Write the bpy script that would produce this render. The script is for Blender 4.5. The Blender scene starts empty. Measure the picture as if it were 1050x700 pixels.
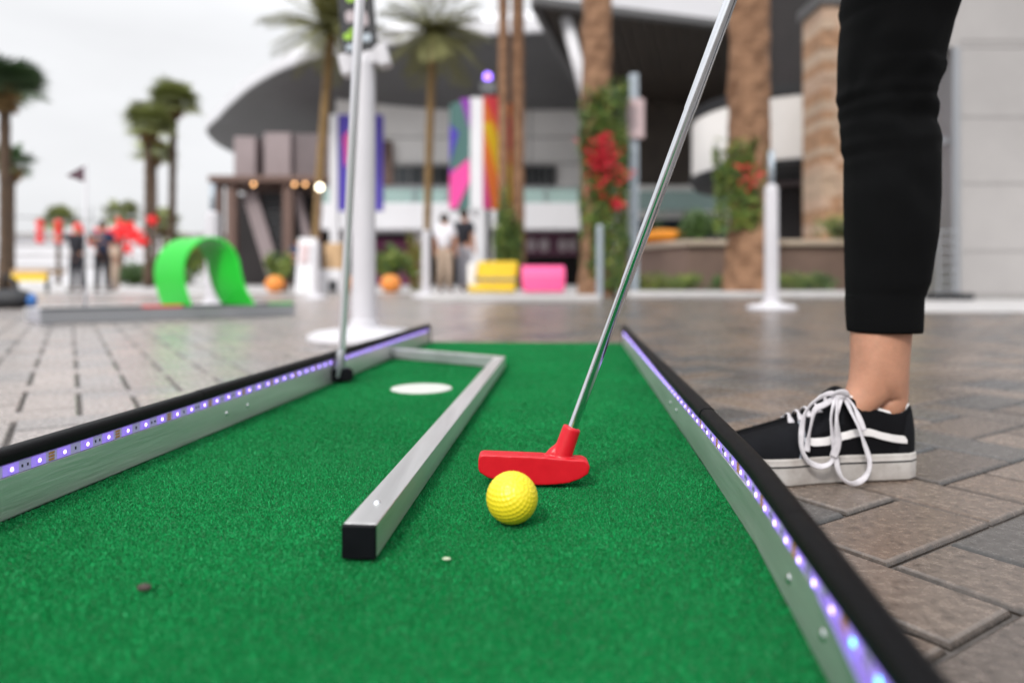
import bpy, bmesh, math, random
import numpy as np
from mathutils import Vector, Matrix, noise
R = math.radians
random.seed(7); rng = np.random.default_rng(7)
S = bpy.context.scene
COL = S.collection
F = 710.0; CX = 525.0; HY = 287.0; CH = 0.255      # focal length in px, horizon row, eye height over the pavers
TZ = 0.055                                          # height of the turf over the pavers
def W(px, py, D): return Vector(((px-CX)/F*D, D, CH-(py-HY)/F*D))
def ZY(py, D): return CH-(py-HY)/F*D
def XP(px, D): return (px-CX)/F*D

# ------------------------------------------------------------------ materials
def mat(name, col, rough=0.6, metal=0.0, var=0.0, vscale=8.0, bump=0.0, bscale=60.0, spec=0.5, emis=None, estr=0.0, coat=0.0, stretch=None, attr=None, col2=None):
    m = bpy.data.materials.new(name); m.use_nodes = True
    nt = m.node_tree; b = nt.nodes['Principled BSDF']; L = nt.links
    b.inputs['Base Color'].default_value = (*col, 1); b.inputs['Roughness'].default_value = rough
    b.inputs['Metallic'].default_value = metal; b.inputs['Specular IOR Level'].default_value = spec
    b.inputs['Coat Weight'].default_value = coat
    tc = nt.nodes.new('ShaderNodeTexCoord'); mp = nt.nodes.new('ShaderNodeMapping')
    L.new(tc.outputs['Object'], mp.inputs[0])
    if stretch: mp.inputs['Scale'].default_value = stretch
    src = None
    if attr:
        a = nt.nodes.new('ShaderNodeAttribute'); a.attribute_name = attr; src = a.outputs['Color']
    if var > 0 or col2:
        n = nt.nodes.new('ShaderNodeTexNoise'); n.inputs['Scale'].default_value = vscale; n.inputs['Detail'].default_value = 6
        n.inputs['Roughness'].default_value = 0.65
        L.new(mp.outputs[0], n.inputs['Vector'])
        r = nt.nodes.new('ShaderNodeMapRange'); r.inputs['From Min'].default_value = 0.3; r.inputs['From Max'].default_value = 0.7
        L.new(n.outputs['Fac'], r.inputs['Value'])
        mx = nt.nodes.new('ShaderNodeMix'); mx.data_type = 'RGBA'
        L.new(r.outputs[0], mx.inputs['Factor'])
        if col2:
            mx.inputs[6].default_value = (*col, 1); mx.inputs[7].default_value = (*col2, 1)
        elif src:
            mx.blend_type = 'MULTIPLY'; mx.inputs['Factor'].default_value = 1
            rr = nt.nodes.new('ShaderNodeMapRange'); rr.inputs['To Min'].default_value = 1-var; rr.inputs['To Max'].default_value = 1+var
            L.new(r.outputs[0], rr.inputs['Value']); 
            for l in list(L):
                if l.to_socket == mx.inputs['Factor']: L.remove(l)
            mx.inputs['Factor'].default_value = 1
            L.new(src, mx.inputs[6]); L.new(rr.outputs[0], mx.inputs[7])
        else:
            mx.inputs[6].default_value = (*[c*(1-var) for c in col], 1); mx.inputs[7].default_value = (*[min(1, c*(1+var)) for c in col], 1)
        src = mx.outputs[2]
        r2 = nt.nodes.new('ShaderNodeMapRange'); r2.inputs['To Min'].default_value = max(0, rough-0.08); r2.inputs['To Max'].default_value = min(1, rough+0.1)
        L.new(n.outputs['Fac'], r2.inputs['Value']); L.new(r2.outputs[0], b.inputs['Roughness'])
    if src: L.new(src, b.inputs['Base Color'])
    if bump > 0:
        n2 = nt.nodes.new('ShaderNodeTexNoise'); n2.inputs['Scale'].default_value = bscale; n2.inputs['Detail'].default_value = 4
        L.new(mp.outputs[0], n2.inputs['Vector'])
        bp = nt.nodes.new('ShaderNodeBump'); bp.inputs['Strength'].default_value = bump; bp.inputs['Distance'].default_value = 0.3/bscale
        L.new(n2.outputs['Fac'], bp.inputs['Height']); L.new(bp.outputs[0], b.inputs['Normal'])
    if emis: b.inputs['Emission Color'].default_value = (*emis, 1); b.inputs['Emission Strength'].default_value = estr
    return m

M = {}
M['alu'] = mat('brushed_aluminium', (0.70, 0.70, 0.70), 0.38, 0.85, 0.14, 24, 0.25, 220, stretch=(1, 0.06, 1.6))
M['foam'] = mat('black_rubber', (0.0022, 0.0024, 0.0032), 0.5, 0, 0.3, 60, 0.9, 900, spec=0.12)
M['plug'] = mat('black_plastic', (0.004, 0.004, 0.006), 0.45, 0, 0.15, 40, 0.1, 300, spec=0.15)
M['turf'] = mat('turf_backing', (0.002, 0.11, 0.025), 0.95, 0, 0.3, 300, 0.4, 900, spec=0.02)
M['fibre'] = mat('turf_fibre', (0.02, 0.3, 0.1), 0.55, 0, attr='tint', var=0.22, vscale=5, spec=0.07)
_b = M['fibre'].node_tree.nodes['Principled BSDF']; _b.inputs['Sheen Weight'].default_value = .25; _b.inputs['Sheen Roughness'].default_value = .4
M['tape'] = mat('led_tape', (0.46, 0.44, 0.54), 0.3, 0, 0, emis=(0.33, 0.18, 1.0), estr=0.10)
M['tape2'] = mat('led_tape_dim', (0.16, 0.13, 0.30), 0.35, emis=(0.25, 0.10, 1.0), estr=0.22)
M['tglow'] = mat('led_tape_lit', (0.40, 0.32, 0.62), 0.3, 0, 0, emis=(0.28, 0.12, 1.0), estr=0.34)
M['led'] = mat('led_lens', (0.6, 0.6, 0.9), 0.2, 0, 0, emis=(0.50, 0.36, 1.0), estr=3.2)
M['ledb'] = mat('led_lens_blue', (0.3, 0.6, 0.9), 0.2, 0, 0, emis=(0.05, 0.42, 1.0), estr=4.0)
M['copper'] = mat('copper_pad', (0.62, 0.30, 0.08), 0.4, 0.3)
M['chip'] = mat('resistor', (0.02, 0.02, 0.02), 0.4)
M['screw'] = mat('zinc_screw', (0.8, 0.82, 0.85), 0.22, 1.0)
M['disc'] = mat('white_paint_disc', (0.52, 0.54, 0.50), 0.6, 0, 0.08, 60, 0.1, 400)
M['red'] = mat('red_moulded_plastic', (0.54, 0.004, 0.014), 0.36, 0, 0.06, 70, 0.12, 500, spec=0.45)
M['ball'] = mat('yellow_ball', (0.74, 0.60, 0.02), 0.34, 0, 0.03, 120, spec=0.5)
M['chrome'] = mat('chrome', (0.80, 0.82, 0.86), 0.12, 1.0, 0.06, 60)
M['steel'] = mat('satin_steel', (0.80, 0.80, 0.84), 0.38, 0.85)
M['grip'] = mat('grip_rubber', (0.02, 0.02, 0.02), 0.7)
M['hosel'] = mat('grey_metal', (0.35, 0.36, 0.38), 0.35, 0.8)
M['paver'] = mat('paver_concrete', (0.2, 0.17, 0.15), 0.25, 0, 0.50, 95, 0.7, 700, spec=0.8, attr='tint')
M['joint'] = mat('joint_sand', (0.085, 0.076, 0.070), 0.9, 0, 0.4, 50, 0.6, 300)
M['concrete'] = mat('pale_concrete', (0.46, 0.45, 0.45), 0.5, 0, 0.12, 3, 0.2, 40)
M['skin'] = mat('skin', (0.47, 0.235, 0.15), 0.48, 0, 0.16, 30, 0.5, 300)
M['skin'].node_tree.nodes['Principled BSDF'].inputs['Subsurface Weight'].default_value = 0.12
M['skin'].node_tree.nodes['Principled BSDF'].inputs['Subsurface Scale'].default_value = 0.006
M['denim'] = mat('black_denim', (0.0024, 0.0026, 0.0030), 0.92, 0, 0.25, 14, 0.4, 900, spec=0.12)
M['canvas'] = mat('black_canvas', (0.0035, 0.0036, 0.0048), 0.9, 0, 0.3, 30, 0.6, 1400, spec=0.14)
M['suede'] = mat('charcoal_suede', (0.0055, 0.006, 0.008), 0.95, 0, 0.4, 40, 0.6, 900, spec=0.2)
M['rubberw'] = mat('worn_white_rubber', (0.60, 0.585, 0.57), 0.6, 0, bump=0.2, bscale=200, vscale=16, col2=(0.30, 0.265, 0.24))
M['line'] = mat('black_foxing', (0.012, 0.012, 0.014), 0.6)
M['leather'] = mat('white_leather', (0.74, 0.72, 0.72), 0.5, 0, 0.06, 60, 0.2, 500)
M['lace'] = mat('white_cotton', (0.56, 0.54, 0.57), 0.85, 0, 0.2, 60, 0.6, 1300)
M['thread'] = mat('pale_thread', (0.50, 0.54, 0.62), 0.8)
M['white'] = mat('white_powdercoat', (0.54, 0.53, 0.56), 0.4, 0, 0.04, 6)
M['black'] = mat('matt_black', (0.014, 0.015, 0.018), 0.6, 0, 0.2, 5)
M['dark'] = mat('dark_interior', (0.018, 0.015, 0.016), 0.8, 0, 0.5, 0.6)
M['facade'] = mat('white_render', (0.88, 0.86, 0.84), 0.7, 0, 0.06, 0.6)
M['fascia'] = mat('white_fascia', (0.66, 0.66, 0.69), 0.5, 0, 0.04, 0.5)
M['soffit'] = mat('grey_soffit', (0.11, 0.11, 0.113), 0.6, 0, 0.12, 0.3)
M['wood'] = mat('brown_soffit', (0.045, 0.034, 0.026), 0.6, 0, 0.3, 1.2)
M['teal'] = mat('teal_glass', (0.30, 0.42, 0.40), 0.15, 0, 0.06, 0.5)
M['mauve'] = mat('mauve_panel', (0.15, 0.12, 0.125), 0.6, 0, 0.12, 0.7)
M['mauvel'] = mat('pale_mauve_panel', (0.26, 0.21, 0.215), 0.6, 0, 0.1, 0.7)
M['brownp'] = mat('brown_post', (0.12, 0.07, 0.055), 0.6, 0, 0.15, 2)
M['stone'] = mat('tan_stone', (0.46, 0.29, 0.19), 0.85, 0, bump=0.4, bscale=9, vscale=5, col2=(0.62, 0.47, 0.37), stretch=(1, 1, 3.2))
M['stoneb'] = mat('rust_stone', (0.42, 0.25, 0.15), 0.85, 0, 0.3, 4, 0.4, 9)
M['stonec'] = mat('pale_stone', (0.52, 0.39, 0.29), 0.85, 0, 0.2, 4, 0.4, 9)
M['panel'] = mat('grey_wall_panel', (0.33, 0.315, 0.31), 0.45, 0, 0.08, 0.8)
M['seam'] = mat('panel_seam', (0.26, 0.25, 0.245), 0.7)
M['cream'] = mat('cream_wall', (0.50, 0.45, 0.30), 0.7, 0, 0.1, 2)
M['planter'] = mat('taupe_render', (0.17, 0.115, 0.092), 0.8, 0, 0.12, 3, 0.3, 50)
M['coping'] = mat('sand_coping', (0.46, 0.38, 0.30), 0.75, 0, 0.1, 4)
M['trunk'] = mat('palm_trunk', (0.31, 0.175, 0.10), 0.9, 0, bump=0.8, bscale=8, vscale=3.5, col2=(0.12, 0.058, 0.03), stretch=(1, 1, 2.5))
M['trunk2'] = mat('dark_palm_trunk', (0.085, 0.055, 0.035), 0.9, 0, 0.35, 6, 0.5, 12)
M['trunk3'] = mat('tan_palm_trunk', (0.20, 0.125, 0.05), 0.9, 0, 0.35, 6, 0.5, 12)
M['frond'] = mat('fan_frond', (0.26, 0.29, 0.11), 0.5, 0, 0.45, 1.5)
M['frondd'] = mat('dark_fan_frond', (0.09, 0.15, 0.07), 0.6, 0, 0.45, 1.5)
M['frond2'] = mat('olive_frond', (0.19, 0.19, 0.07), 0.55, 0, 0.4, 1.5)
M['leaf'] = mat('leaf_green', (0.06, 0.12, 0.025), 0.6, 0, 0.6, 3)
M['leafy'] = mat('lime_leaf', (0.16, 0.20, 0.03), 0.6, 0, 0.5, 3)
M['petal'] = mat('crimson_petal', (0.55, 0.012, 0.03), 0.6, 0, 0.2, 9)
M['loop'] = mat('green_plastic', (0.01, 0.50, 0.028), 0.35, 0, 0.05, 3)
M['yellow'] = mat('yellow_plastic', (0.75, 0.50, 0.01), 0.45, 0, 0.08, 5)
M['greyst'] = mat('grey_stripe', (0.22, 0.21, 0.17), 0.6)
M['pink'] = mat('pink_plastic', (0.90, 0.10, 0.30), 0.4, 0, 0.06, 5)
M['orange'] = mat('pumpkin_orange', (0.70, 0.24, 0.04), 0.55, 0, 0.15, 6)
M['orange2'] = mat('orange_fabric', (0.8, 0.28, 0.01), 0.6, 0, 0.1, 6)
M['redl'] = mat('red_paper', (0.80, 0.015, 0.02), 0.6, 0, 0.1, 5)
M['maroon'] = mat('maroon_cloth', (0.085, 0.045, 0.06), 0.8)
M['magenta'] = mat('magenta_panel', (0.14, 0.012, 0.075), 0.5, 0, 0.1, 1)
M['signp'] = mat('plum_signboard', (0.10, 0.03, 0.06), 0.6, 0, 0.2, 1)
M['pale'] = mat('pale_mark', (0.42, 0.36, 0.38), 0.6)
M['signpk'] = mat('pink_grey_sign', (0.50, 0.38, 0.39), 0.5, 0, 0.06, 3)
M['post'] = mat('blue_grey_post', (0.34, 0.39, 0.44), 0.4, 0.2, 0.05, 3)
M['blue'] = mat('blue_plastic', (0.03, 0.14, 0.42), 0.5, 0, 0.1, 4)
M['violet'] = mat('violet_banner', (0.06, 0.035, 0.36), 0.5, 0, 0.1, 2)
M['bpink'] = mat('banner_pink', (0.72, 0.06, 0.30), 0.5)
M['bpur'] = mat('banner_purple', (0.22, 0.03, 0.33), 0.5)
M['bteal'] = mat('banner_teal', (0.06, 0.14, 0.13), 0.5)
M['byel'] = mat('banner_yellow', (0.86, 0.58, 0.03), 0.5)
M['borg'] = mat('banner_orange', (0.86, 0.22, 0.05), 0.5)
M['bred'] = mat('banner_coral', (0.80, 0.08, 0.10), 0.5)
M['wood2'] = mat('tan_wood', (0.50, 0.33, 0.18), 0.6, 0, 0.1, 5)
M['tan'] = mat('khaki_cloth', (0.40, 0.31, 0.24), 0.85)
M['greyc'] = mat('grey_cloth', (0.34, 0.34, 0.38), 0.85)
M['shirt'] = mat('white_cloth', (0.68, 0.67, 0.72), 0.85)
M['bcloth'] = mat('black_cloth', (0.012, 0.012, 0.018), 0.9)
M['navy'] = mat('navy_cloth', (0.02, 0.035, 0.08), 0.9)
M['hair'] = mat('dark_hair', (0.03, 0.018, 0.012), 0.7)
M['bulb'] = mat('warm_bulb', (0.9, 0.8, 0.6), 0.4, emis=(1.0, 0.88, 0.66), estr=5.0)
M['bulbs'] = mat('amber_bulb', (0.9, 0.6, 0.3), 0.4, emis=(1.0, 0.5, 0.2), estr=3.0)
M['bulbv'] = mat('violet_bulb', (0.5, 0.4, 0.9), 0.4, emis=(0.30, 0.14, 1.0), estr=3.0)
M['glass'] = mat('dark_glass', (0.02, 0.025, 0.03), 0.1, 0, 0.3, 0.5)
M['lime'] = mat('lime_mark', (0.30, 0.55, 0.03), 0.5)
M['hill'] = mat('far_ground', (0.22, 0.20, 0.18), 0.9, 0, 0.2, 0.1)
M['pebble'] = mat('debris', (0.05, 0.035, 0.03), 0.8)
M['chaff'] = mat('pale_debris', (0.42, 0.48, 0.34), 0.8)

# ------------------------------------------------------------------ mesh builder
class MB:
    def __init__(s): s.v = []; s.f = []; s.mi = []; s.mats = []
    def m(s, k):
        if k not in s.mats: s.mats.append(k)
        return s.mats.index(k)
    def add(s, vs, fs, k, T=None):
        o = len(s.v); s.v += [tuple(T @ Vector(p)) if T else tuple(p) for p in vs]
        i = s.m(k); s.f += [tuple(o+j for j in f) for f in fs]; s.mi += [i]*len(fs); return s
    def box(s, a, b, k, T=None):
        x0, y0, z0 = a; x1, y1, z1 = b
        vs = [(x0,y0,z0),(x1,y0,z0),(x1,y1,z0),(x0,y1,z0),(x0,y0,z1),(x1,y0,z1),(x1,y1,z1),(x0,y1,z1)]
        return s.add(vs, [(0,3,2,1),(4,5,6,7),(0,1,5,4),(1,2,6,5),(2,3,7,6),(3,0,4,7)], k, T)
    def prism(s, pts, z0, z1, k, T=None):        # polygon in plan, ccw
        n = len(pts); vs = [(p[0],p[1],z0) for p in pts]+[(p[0],p[1],z1) for p in pts]
        fs = [tuple(range(n-1,-1,-1)), tuple(range(n,2*n))]+[(i,(i+1)%n,n+(i+1)%n,n+i) for i in range(n)]
        return s.add(vs, fs, k, T)
    def tube(s, pts, rad, k, n=12, cap=True, flat=1.0):
        pts = [Vector(p) for p in pts]; vs = []; fs = []
        up = Vector((0,0,1)); prev = None
        for i, p in enumerate(pts):
            t = (pts[min(i+1,len(pts)-1)]-pts[max(i-1,0)]).normalized()
            if prev is None:
                a = t.orthogonal().normalized() if abs(t.z) > .99 else t.cross(up).normalized()
            else: a = (prev - t*prev.dot(t)).normalized()
            prev = a; b = t.cross(a)
            r = rad[i] if isinstance(rad, (list, tuple)) else rad
            for j in range(n):
                an = 2*math.pi*j/n; vs.append(p+a*r*math.cos(an)+b*r*flat*math.sin(an))
        for i in range(len(pts)-1):
            for j in range(n):
                fs.append((i*n+j, i*n+(j+1)%n, (i+1)*n+(j+1)%n, (i+1)*n+j))
        if cap: fs += [tuple(range(n-1,-1,-1)), tuple(range((len(pts)-1)*n, len(pts)*n))]
        return s.add(vs, fs, k)
    def lathe(s, prof, k, c=(0,0,0), n=32):      # prof: (r,z)
        vs = []; fs = []
        for r, z in prof:
            for j in range(n):
                a = 2*math.pi*j/n; vs.append((c[0]+max(r,1e-5)*math.cos(a), c[1]+max(r,1e-5)*math.sin(a), c[2]+z))
        for i in range(len(prof)-1):
            for j in range(n): fs.append((i*n+j, i*n+(j+1)%n, (i+1)*n+(j+1)%n, (i+1)*n+j))
        return s.add(vs, fs, k)
    def ball(s, c, r, k, n=12, sq=(1,1,1)):
        prof = [(math.sin(math.pi*i/n), -math.cos(math.pi*i/n)) for i in range(n+1)]
        T = Matrix.Translation(c) @ Matrix.Diagonal((r*sq[0], r*sq[1], r*sq[2], 1))
        q = MB(); q.lathe(prof, k, n=n*2); return s.add(q.v, q.f, k, T)
    def leaf(s, c, n, r, k, flat=False):
        vs = []; fs = []
        for i in range(n):
            p = Vector(c(i)); d = Vector((random.gauss(0,1), random.gauss(0,1), random.gauss(0,1))).normalized()
            e = d.orthogonal().normalized(); q = r*random.uniform(.6,1.3)
            b = len(vs); vs += [p-e*q*.4, p+d*q, p+e*q*.4, p-d*q]; fs.append((b,b+1,b+2,b+3))
        return s.add(vs, fs, k)
    def build(s, name, parent=None, smooth=False, bevel=0, seg=2, auto=False):
        me = bpy.data.meshes.new(name); me.from_pydata(s.v, [], s.f); me.update()
        for k in s.mats: me.materials.append(M[k])
        me.polygons.foreach_set('material_index', s.mi)
        if smooth or auto: me.polygons.foreach_set('use_smooth', [True]*len(me.polygons))
        o = bpy.data.objects.new(name, me); COL.objects.link(o)
        if parent: o.parent = parent; o.matrix_parent_inverse = Matrix.Translation(-parent.location) if parent.type == 'EMPTY' else parent.matrix_parent_inverse.copy() if False else parent.matrix_basis.inverted()
        if bevel:
            b = o.modifiers.new('bevel', 'BEVEL'); b.width = bevel; b.segments = seg; b.limit_method = 'ANGLE'; b.angle_limit = R(40)
        if auto:
            try:
                me.set_sharp_from_angle(angle=R(38))
            except Exception: pass
        return o
def thing(name, label, cat, loc=(0,0,0), group=None):
    o = bpy.data.objects.new(name, None); o.empty_display_size = .1; COL.objects.link(o); o.location = loc
    return tag(o, label, cat, group)
def tag(o, label=None, cat=None, group=None, kind=None):
    if label: o['label'] = label
    if cat: o['category'] = cat
    if group: o['group'] = group
    if kind: o['kind'] = kind
    return o
def struct(o): o['kind'] = 'structure'; return o
def root_of(o): return o
def child(mb, name, parent, **kw):
    o = mb.build(name, None, **kw); o.parent = parent
    # parents are never rotated: keep world coordinates
    off = Vector((0,0,0)); p = parent
    while p: off += p.location; p = p.parent
    o.location = -off
    return o

# ------------------------------------------------------------------ the lane
s_, c_ = math.sin(R(5.48)), math.cos(R(5.48))
def P(u, v, z=0.0):    # lane coordinates: u across, v along; z over the turf
    return Vector((-.1717+u*c_+v*s_, -u*s_+v*c_, TZ+z))
LT = Matrix(((c_, s_, 0, -.1717), (-s_, c_, 0, 0), (0, 0, 1, TZ), (0, 0, 0, 1)))
HW = .307; V0, V1 = -.75, 2.25
lane = thing('mini_golf_lane', 'green turf putting lane with violet lit aluminium rails, under the yellow ball', 'putting lane', (-.17,0,0))
b = MB(); b.box((-HW-.004, V0, -TZ+.002), (HW+.004, V1, -.003), 'black', LT); child(b, 'base_board', lane)
# turf: a backing sheet and its short upright fibres
def turf_mesh():
    def pts(v0, v1, sp):
        nu, nv = int(2*HW/sp), int((v1-v0)/sp)
        u, v = np.meshgrid(np.linspace(-HW, HW, nu), np.linspace(v0, v1, nv))
        u = u.ravel()+rng.normal(0, sp*.5, u.size); v = v.ravel()+rng.normal(0, sp*.5, v.size)
        return u, v, np.full(u.size, sp)
    A = [pts(V0, .2, .006), pts(.2, .85, .00120), pts(.85, 1.4, .0018), pts(1.4, V1-.003, .0026)]
    u = np.concatenate([a[0] for a in A]); v = np.concatenate([a[1] for a in A]); sp = np.concatenate([a[2] for a in A])
    u = np.clip(u, -HW+.001, HW-.001); v = np.minimum(v, V1-.002)
    dx, dy = u-(-.168+.1717), v-1.285
    cd = P(0,0); 
    wx = -.1717+u*c_+v*s_; wy = -u*s_+v*c_
    keep = np.hypot(wx+.168, wy-1.285) > .0565        # the cup plate
    u, v, sp, wx, wy = u[keep], v[keep], sp[keep], wx[keep], wy[keep]
    n = u.size
    an = rng.uniform(0, 2*np.pi, n); ln = rng.uniform(.5, 1.2, n)*.0024; wd = sp*rng.uniform(.35, .65, n)
    lean = rng.uniform(.2, 1.6, n); la = rng.uniform(0, 2*np.pi, n)
    V = np.zeros((n, 5, 3), np.float32)
    ex, ey = np.cos(an)*wd*.5, np.sin(an)*wd*.5
    lx, ly = np.cos(la)*lean, np.sin(la)*lean
    V[:,0] = np.stack([wx-ex, wy-ey, np.full(n, TZ-.003)], 1); V[:,1] = np.stack([wx+ex, wy+ey, np.full(n, TZ-.003)], 1)
    mx, my = wx+lx*ln*.35, wy+ly*ln*.35
    V[:,2] = np.stack([mx+ex*.9, my+ey*.9, TZ-.003+ln*.6], 1); V[:,3] = np.stack([mx-ex*.9, my-ey*.9, TZ-.003+ln*.6], 1)
    V[:,4] = np.stack([wx+lx*ln, wy+ly*ln, TZ-.003+ln*.95], 1)
    q = np.arange(n)[:,None]*5
    loops = np.concatenate([q+np.array([[0,1,2,3]]), q+np.array([[3,2,4]])], 1).ravel()
    me = bpy.data.meshes.new('artificial_turf')
    c = [P(-HW,V0,-.0025), P(HW,V0,-.0025), P(HW,V1,-.0025), P(-HW,V1,-.0025)]
    allv = np.concatenate([V.reshape(-1,3), np.array([tuple(p) for p in c], np.float32)])
    me.vertices.add(len(allv)); me.vertices.foreach_set('co', allv.ravel())
    nl = len(loops)+4; me.loops.add(nl)
    me.loops.foreach_set('vertex_index', np.concatenate([loops, np.arange(4)+n*5]).astype(np.int32))
    me.polygons.add(2*n+1)
    st = np.concatenate([(np.arange(n)[:,None]*7+np.array([[0,4]])).ravel(), [7*n]]).astype(np.int32)
    me.polygons.foreach_set('loop_start', st)
    me.materials.append(M['fibre']); me.materials.append(M['turf'])
    mi = np.zeros(2*n+1, np.int32); mi[-1] = 1; me.polygons.foreach_set('material_index', mi)
    me.update(calc_edges=True)
    col = np.ones((len(allv), 4), np.float32)
    t = rng.uniform(0, 1, n)[:,None,None]; hue = rng.uniform(0, 1, n)[:,None,None]
    base = np.array([.0022, .118, .030])*(1-t)+np.array([.010, .300, .082])*t
    base = np.where(hue > .965, np.array([.04, .36, .13]), base)
    col[:n*5,:3] = np.broadcast_to(base, (n,5,3)).reshape(-1,3)
    at = me.color_attributes.new('tint', 'FLOAT_COLOR', 'POINT'); at.data.foreach_set('color', col.ravel())
    o = bpy.data.objects.new('artificial_turf', me); COL.objects.link(o); o.parent = lane; o.location = -lane.location
    return o
turf_mesh()
# cup plate (white disc)
b = MB(); b.lathe([(0,.0), (.0555,.0), (.0565,-.001), (.0565,-.0026)], 'disc', (-.168,1.285,TZ), 48); child(b, 'cup_cover', lane, auto=True)
# rails: extruded section swept between plan points; foam cap above
def sweep(path, prof, k, b):      # path: list of (Vector xy, normal xy outward), prof: closed (out, z)
    n = len(prof); vs = []
    for p, nn in path:
        for o_, z in prof: vs.append((p.x+nn.x*o_, p.y+nn.y*o_, TZ+z))
    fs = []
    for i in range(len(path)-1):
        for j in range(n): fs.append((i*n+j, i*n+(j+1)%n, (i+1)*n+(j+1)%n, (i+1)*n+j))
    fs += [tuple(range(n-1,-1,-1)), tuple(range((len(path)-1)*n, len(path)*n))]
    b.add(vs, fs, k)
nr = Vector((c_, -s_)); nl_ = -nr
def bend(v): return -.052*(.60-v) if v < .60 else 0
def railpt(side, v):
    if side < 0: p = P(-HW, v); return Vector((p.x, p.y)), nl_
    p = P(HW, v); d = bend(v); return Vector((p.x+nr.x*d, p.y+nr.y*d)), nr
AP = [(0,-.001),(0,.0345),(.0015,.0345),(.0015,.0455),(0,.0455),(0,.047),(.012,.047),(.012,-.052),(.010,-.052),(.010,-.001)]
for side in (-1, 1):
    vs_ = [V0, -.3, 0, .15, .3, .45, .56, .8, 1.2, 1.6, 2.0, 2.195] if side > 0 else [V0, 0, .8, 1.5, 2.215]
    b = MB(); sweep([railpt(side, v) for v in vs_], AP, 'alu', b)
    rail = child(b, 'rail', lane, bevel=.0006)
    # rivets on the inside face
    for (v, z) in ([(.455,.017),(.385,.018),(1.0,.018),(1.06,.018)] if side > 0 else [(.92,.018),(.98,.018),(1.75,.018)]):
        p, nn = railpt(side, v); c = Vector((p.x, p.y, TZ+z))
        q = MB(); q.lathe([(0,.0016),(.0018,.0014),(.0030,.0006),(.0034,0)], 'screw', n=16)
        T = Matrix.Translation(c) @ Vector((-nn.x,-nn.y,0)).to_track_quat('Z','Y').to_matrix().to_4x4()
        b = MB(); b.add(q.v, q.f, 'screw', T); child(b, 'rivet', rail, smooth=True)
    # rubber cap in lengths that meet at slight steps
    cuts = [V0, .12, .46, .80, 1.25, 2.20] if side > 0 else [V0, .86, 1.62, 2.218]
    for i in range(len(cuts)-1):
        a0, a1 = cuts[i], cuts[i+1]; h = random.uniform(-.0006, .0010)+(.0012 if a1-a0 < .1 else 0); w = random.uniform(0,.001)+(.0008 if a1-a0 < .1 else 0)
        pr = [(-.0016-w,.0462),(-.0018-w,.052+h),(-.0005-w,.0555+h),(.002,.0576+h),(.0100,.0580+h),(.0130+w,.0564+h),(.0146+w,.051+h),(.0146+w,.030),(.0126,.030),(.0126,.0476),(.001,.0476),(.001,.0462)]
        k = max(2, int((a1-a0)/.05)+1); vv = [a0+.0004+(a1-a0-.0008)*j/(k-1) for j in range(k)]
        b = MB(); sweep([railpt(side, v) for v in vv], pr, 'foam', b)
        child(b, 'rubber_cap', rail, auto=True)
    if True:   # end stop of the rail
        p, nn = railpt(side, cuts[-1]); b = MB()
        T = Matrix(((nn.x, s_, 0, p.x), (nn.y, c_, 0, p.y), (0,0,1,TZ), (0,0,0,1)))
        b.box((-.002,.0005,-.045), (.0148,.010,.058), 'foam', T); child(b, 'end_cap', rail, bevel=.003)
    # LED strip
    sag = lambda v: (-.010*max(0, (.36-v)/.16) if side > 0 and v < .36 else 0)
    lo, hi = (.02, 2.15) if side > 0 else (.35, 2.20)
    off = .0 if side > 0 else (.0145)
    b = MB(); k = int((hi-lo)/.03)
    sweep([(railpt(side, lo+(hi-lo)*j/k)[0], railpt(side, lo)[1]) for j in range(k+1)], [(-.0004,.0352),(-.0004,.0450),(.0012,.0450),(.0012,.0352)], 'tape', b)
    marks = b; leds = []
    v = lo+.012+off
    def plate(mb, v, z, dv, dz, t, key):
        p, nn = railpt(side, v); q = [( -.0004-t, 0)]
        T = Matrix(((nn.x, s_, 0, p.x), (nn.y, c_, 0, p.y), (0,0,1,TZ), (0,0,0,1)))
        mb.box((-.0004-t, -dv/2, z-dz/2), (-.0003, dv/2, z+dz/2), key, T)
    phase = 1
    while v < hi-.01:
        L = MB(); key = 'ledb' if (side > 0 and v < .36) else 'led'
        plate(L, v, .0401, .0165, .0094, .0004, 'tglow'); plate(L, v, .0401, .0050, .0050, .0012, 'tglow'); 
        p, nn = railpt(side, v); q = MB(); q.lathe([(0,.0006),(.0014,.0005),(.0019,0)], key, n=12)
        T = Matrix.Translation((p.x-nn.x*.0017, p.y-nn.y*.0017, TZ+.0401)) @ Vector((-nn.x,-nn.y,0)).to_track_quat('Z','Y').to_matrix().to_4x4()
        L.add(q.v, q.f, key, T)
        leds.append(L)
        m_ = v+.01515
        if m_ < hi-.01:
            if phase == 0: plate(marks, m_, .0401, .0014, .0028, .0006, 'chip')
            elif phase == 1: plate(marks, m_-.003, .0401, .0013, .0024, .0006, 'chip'); plate(marks, m_+.003, .0401, .0013, .0024, .0006, 'chip')
            else:
                for zz in (.0372, .0401, .0430):
                    plate(marks, m_-.0018, zz, .0028, .0020, .0006, 'copper'); plate(marks, m_+.0018, zz, .0028, .0020, .0006, 'copper')
        phase = (phase+1) % 3; v += .0303
    strip = child(b, 'led_strip', lane)
    for L in leds: child(L, 'led', strip)
# second tape that has come loose from the near end of the right rail
b = MB(); pts = []
for j in range(12):
    v = .08+.30*j/11; p, nn = railpt(1, v); dz = -.013*min(1, (.38-v)/.16); pts.append(Vector((p.x-nn.x*(.0015+.004*min(1,(.38-v)/.15)), p.y-nn.y*.003, TZ+.040+dz)))
b.tube(pts, .0028, 'tape2', 6, flat=.25)
o = child(b, 'loose_led_strip', lane); o['label'] = 'violet light strip peeling down from the rail'

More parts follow.
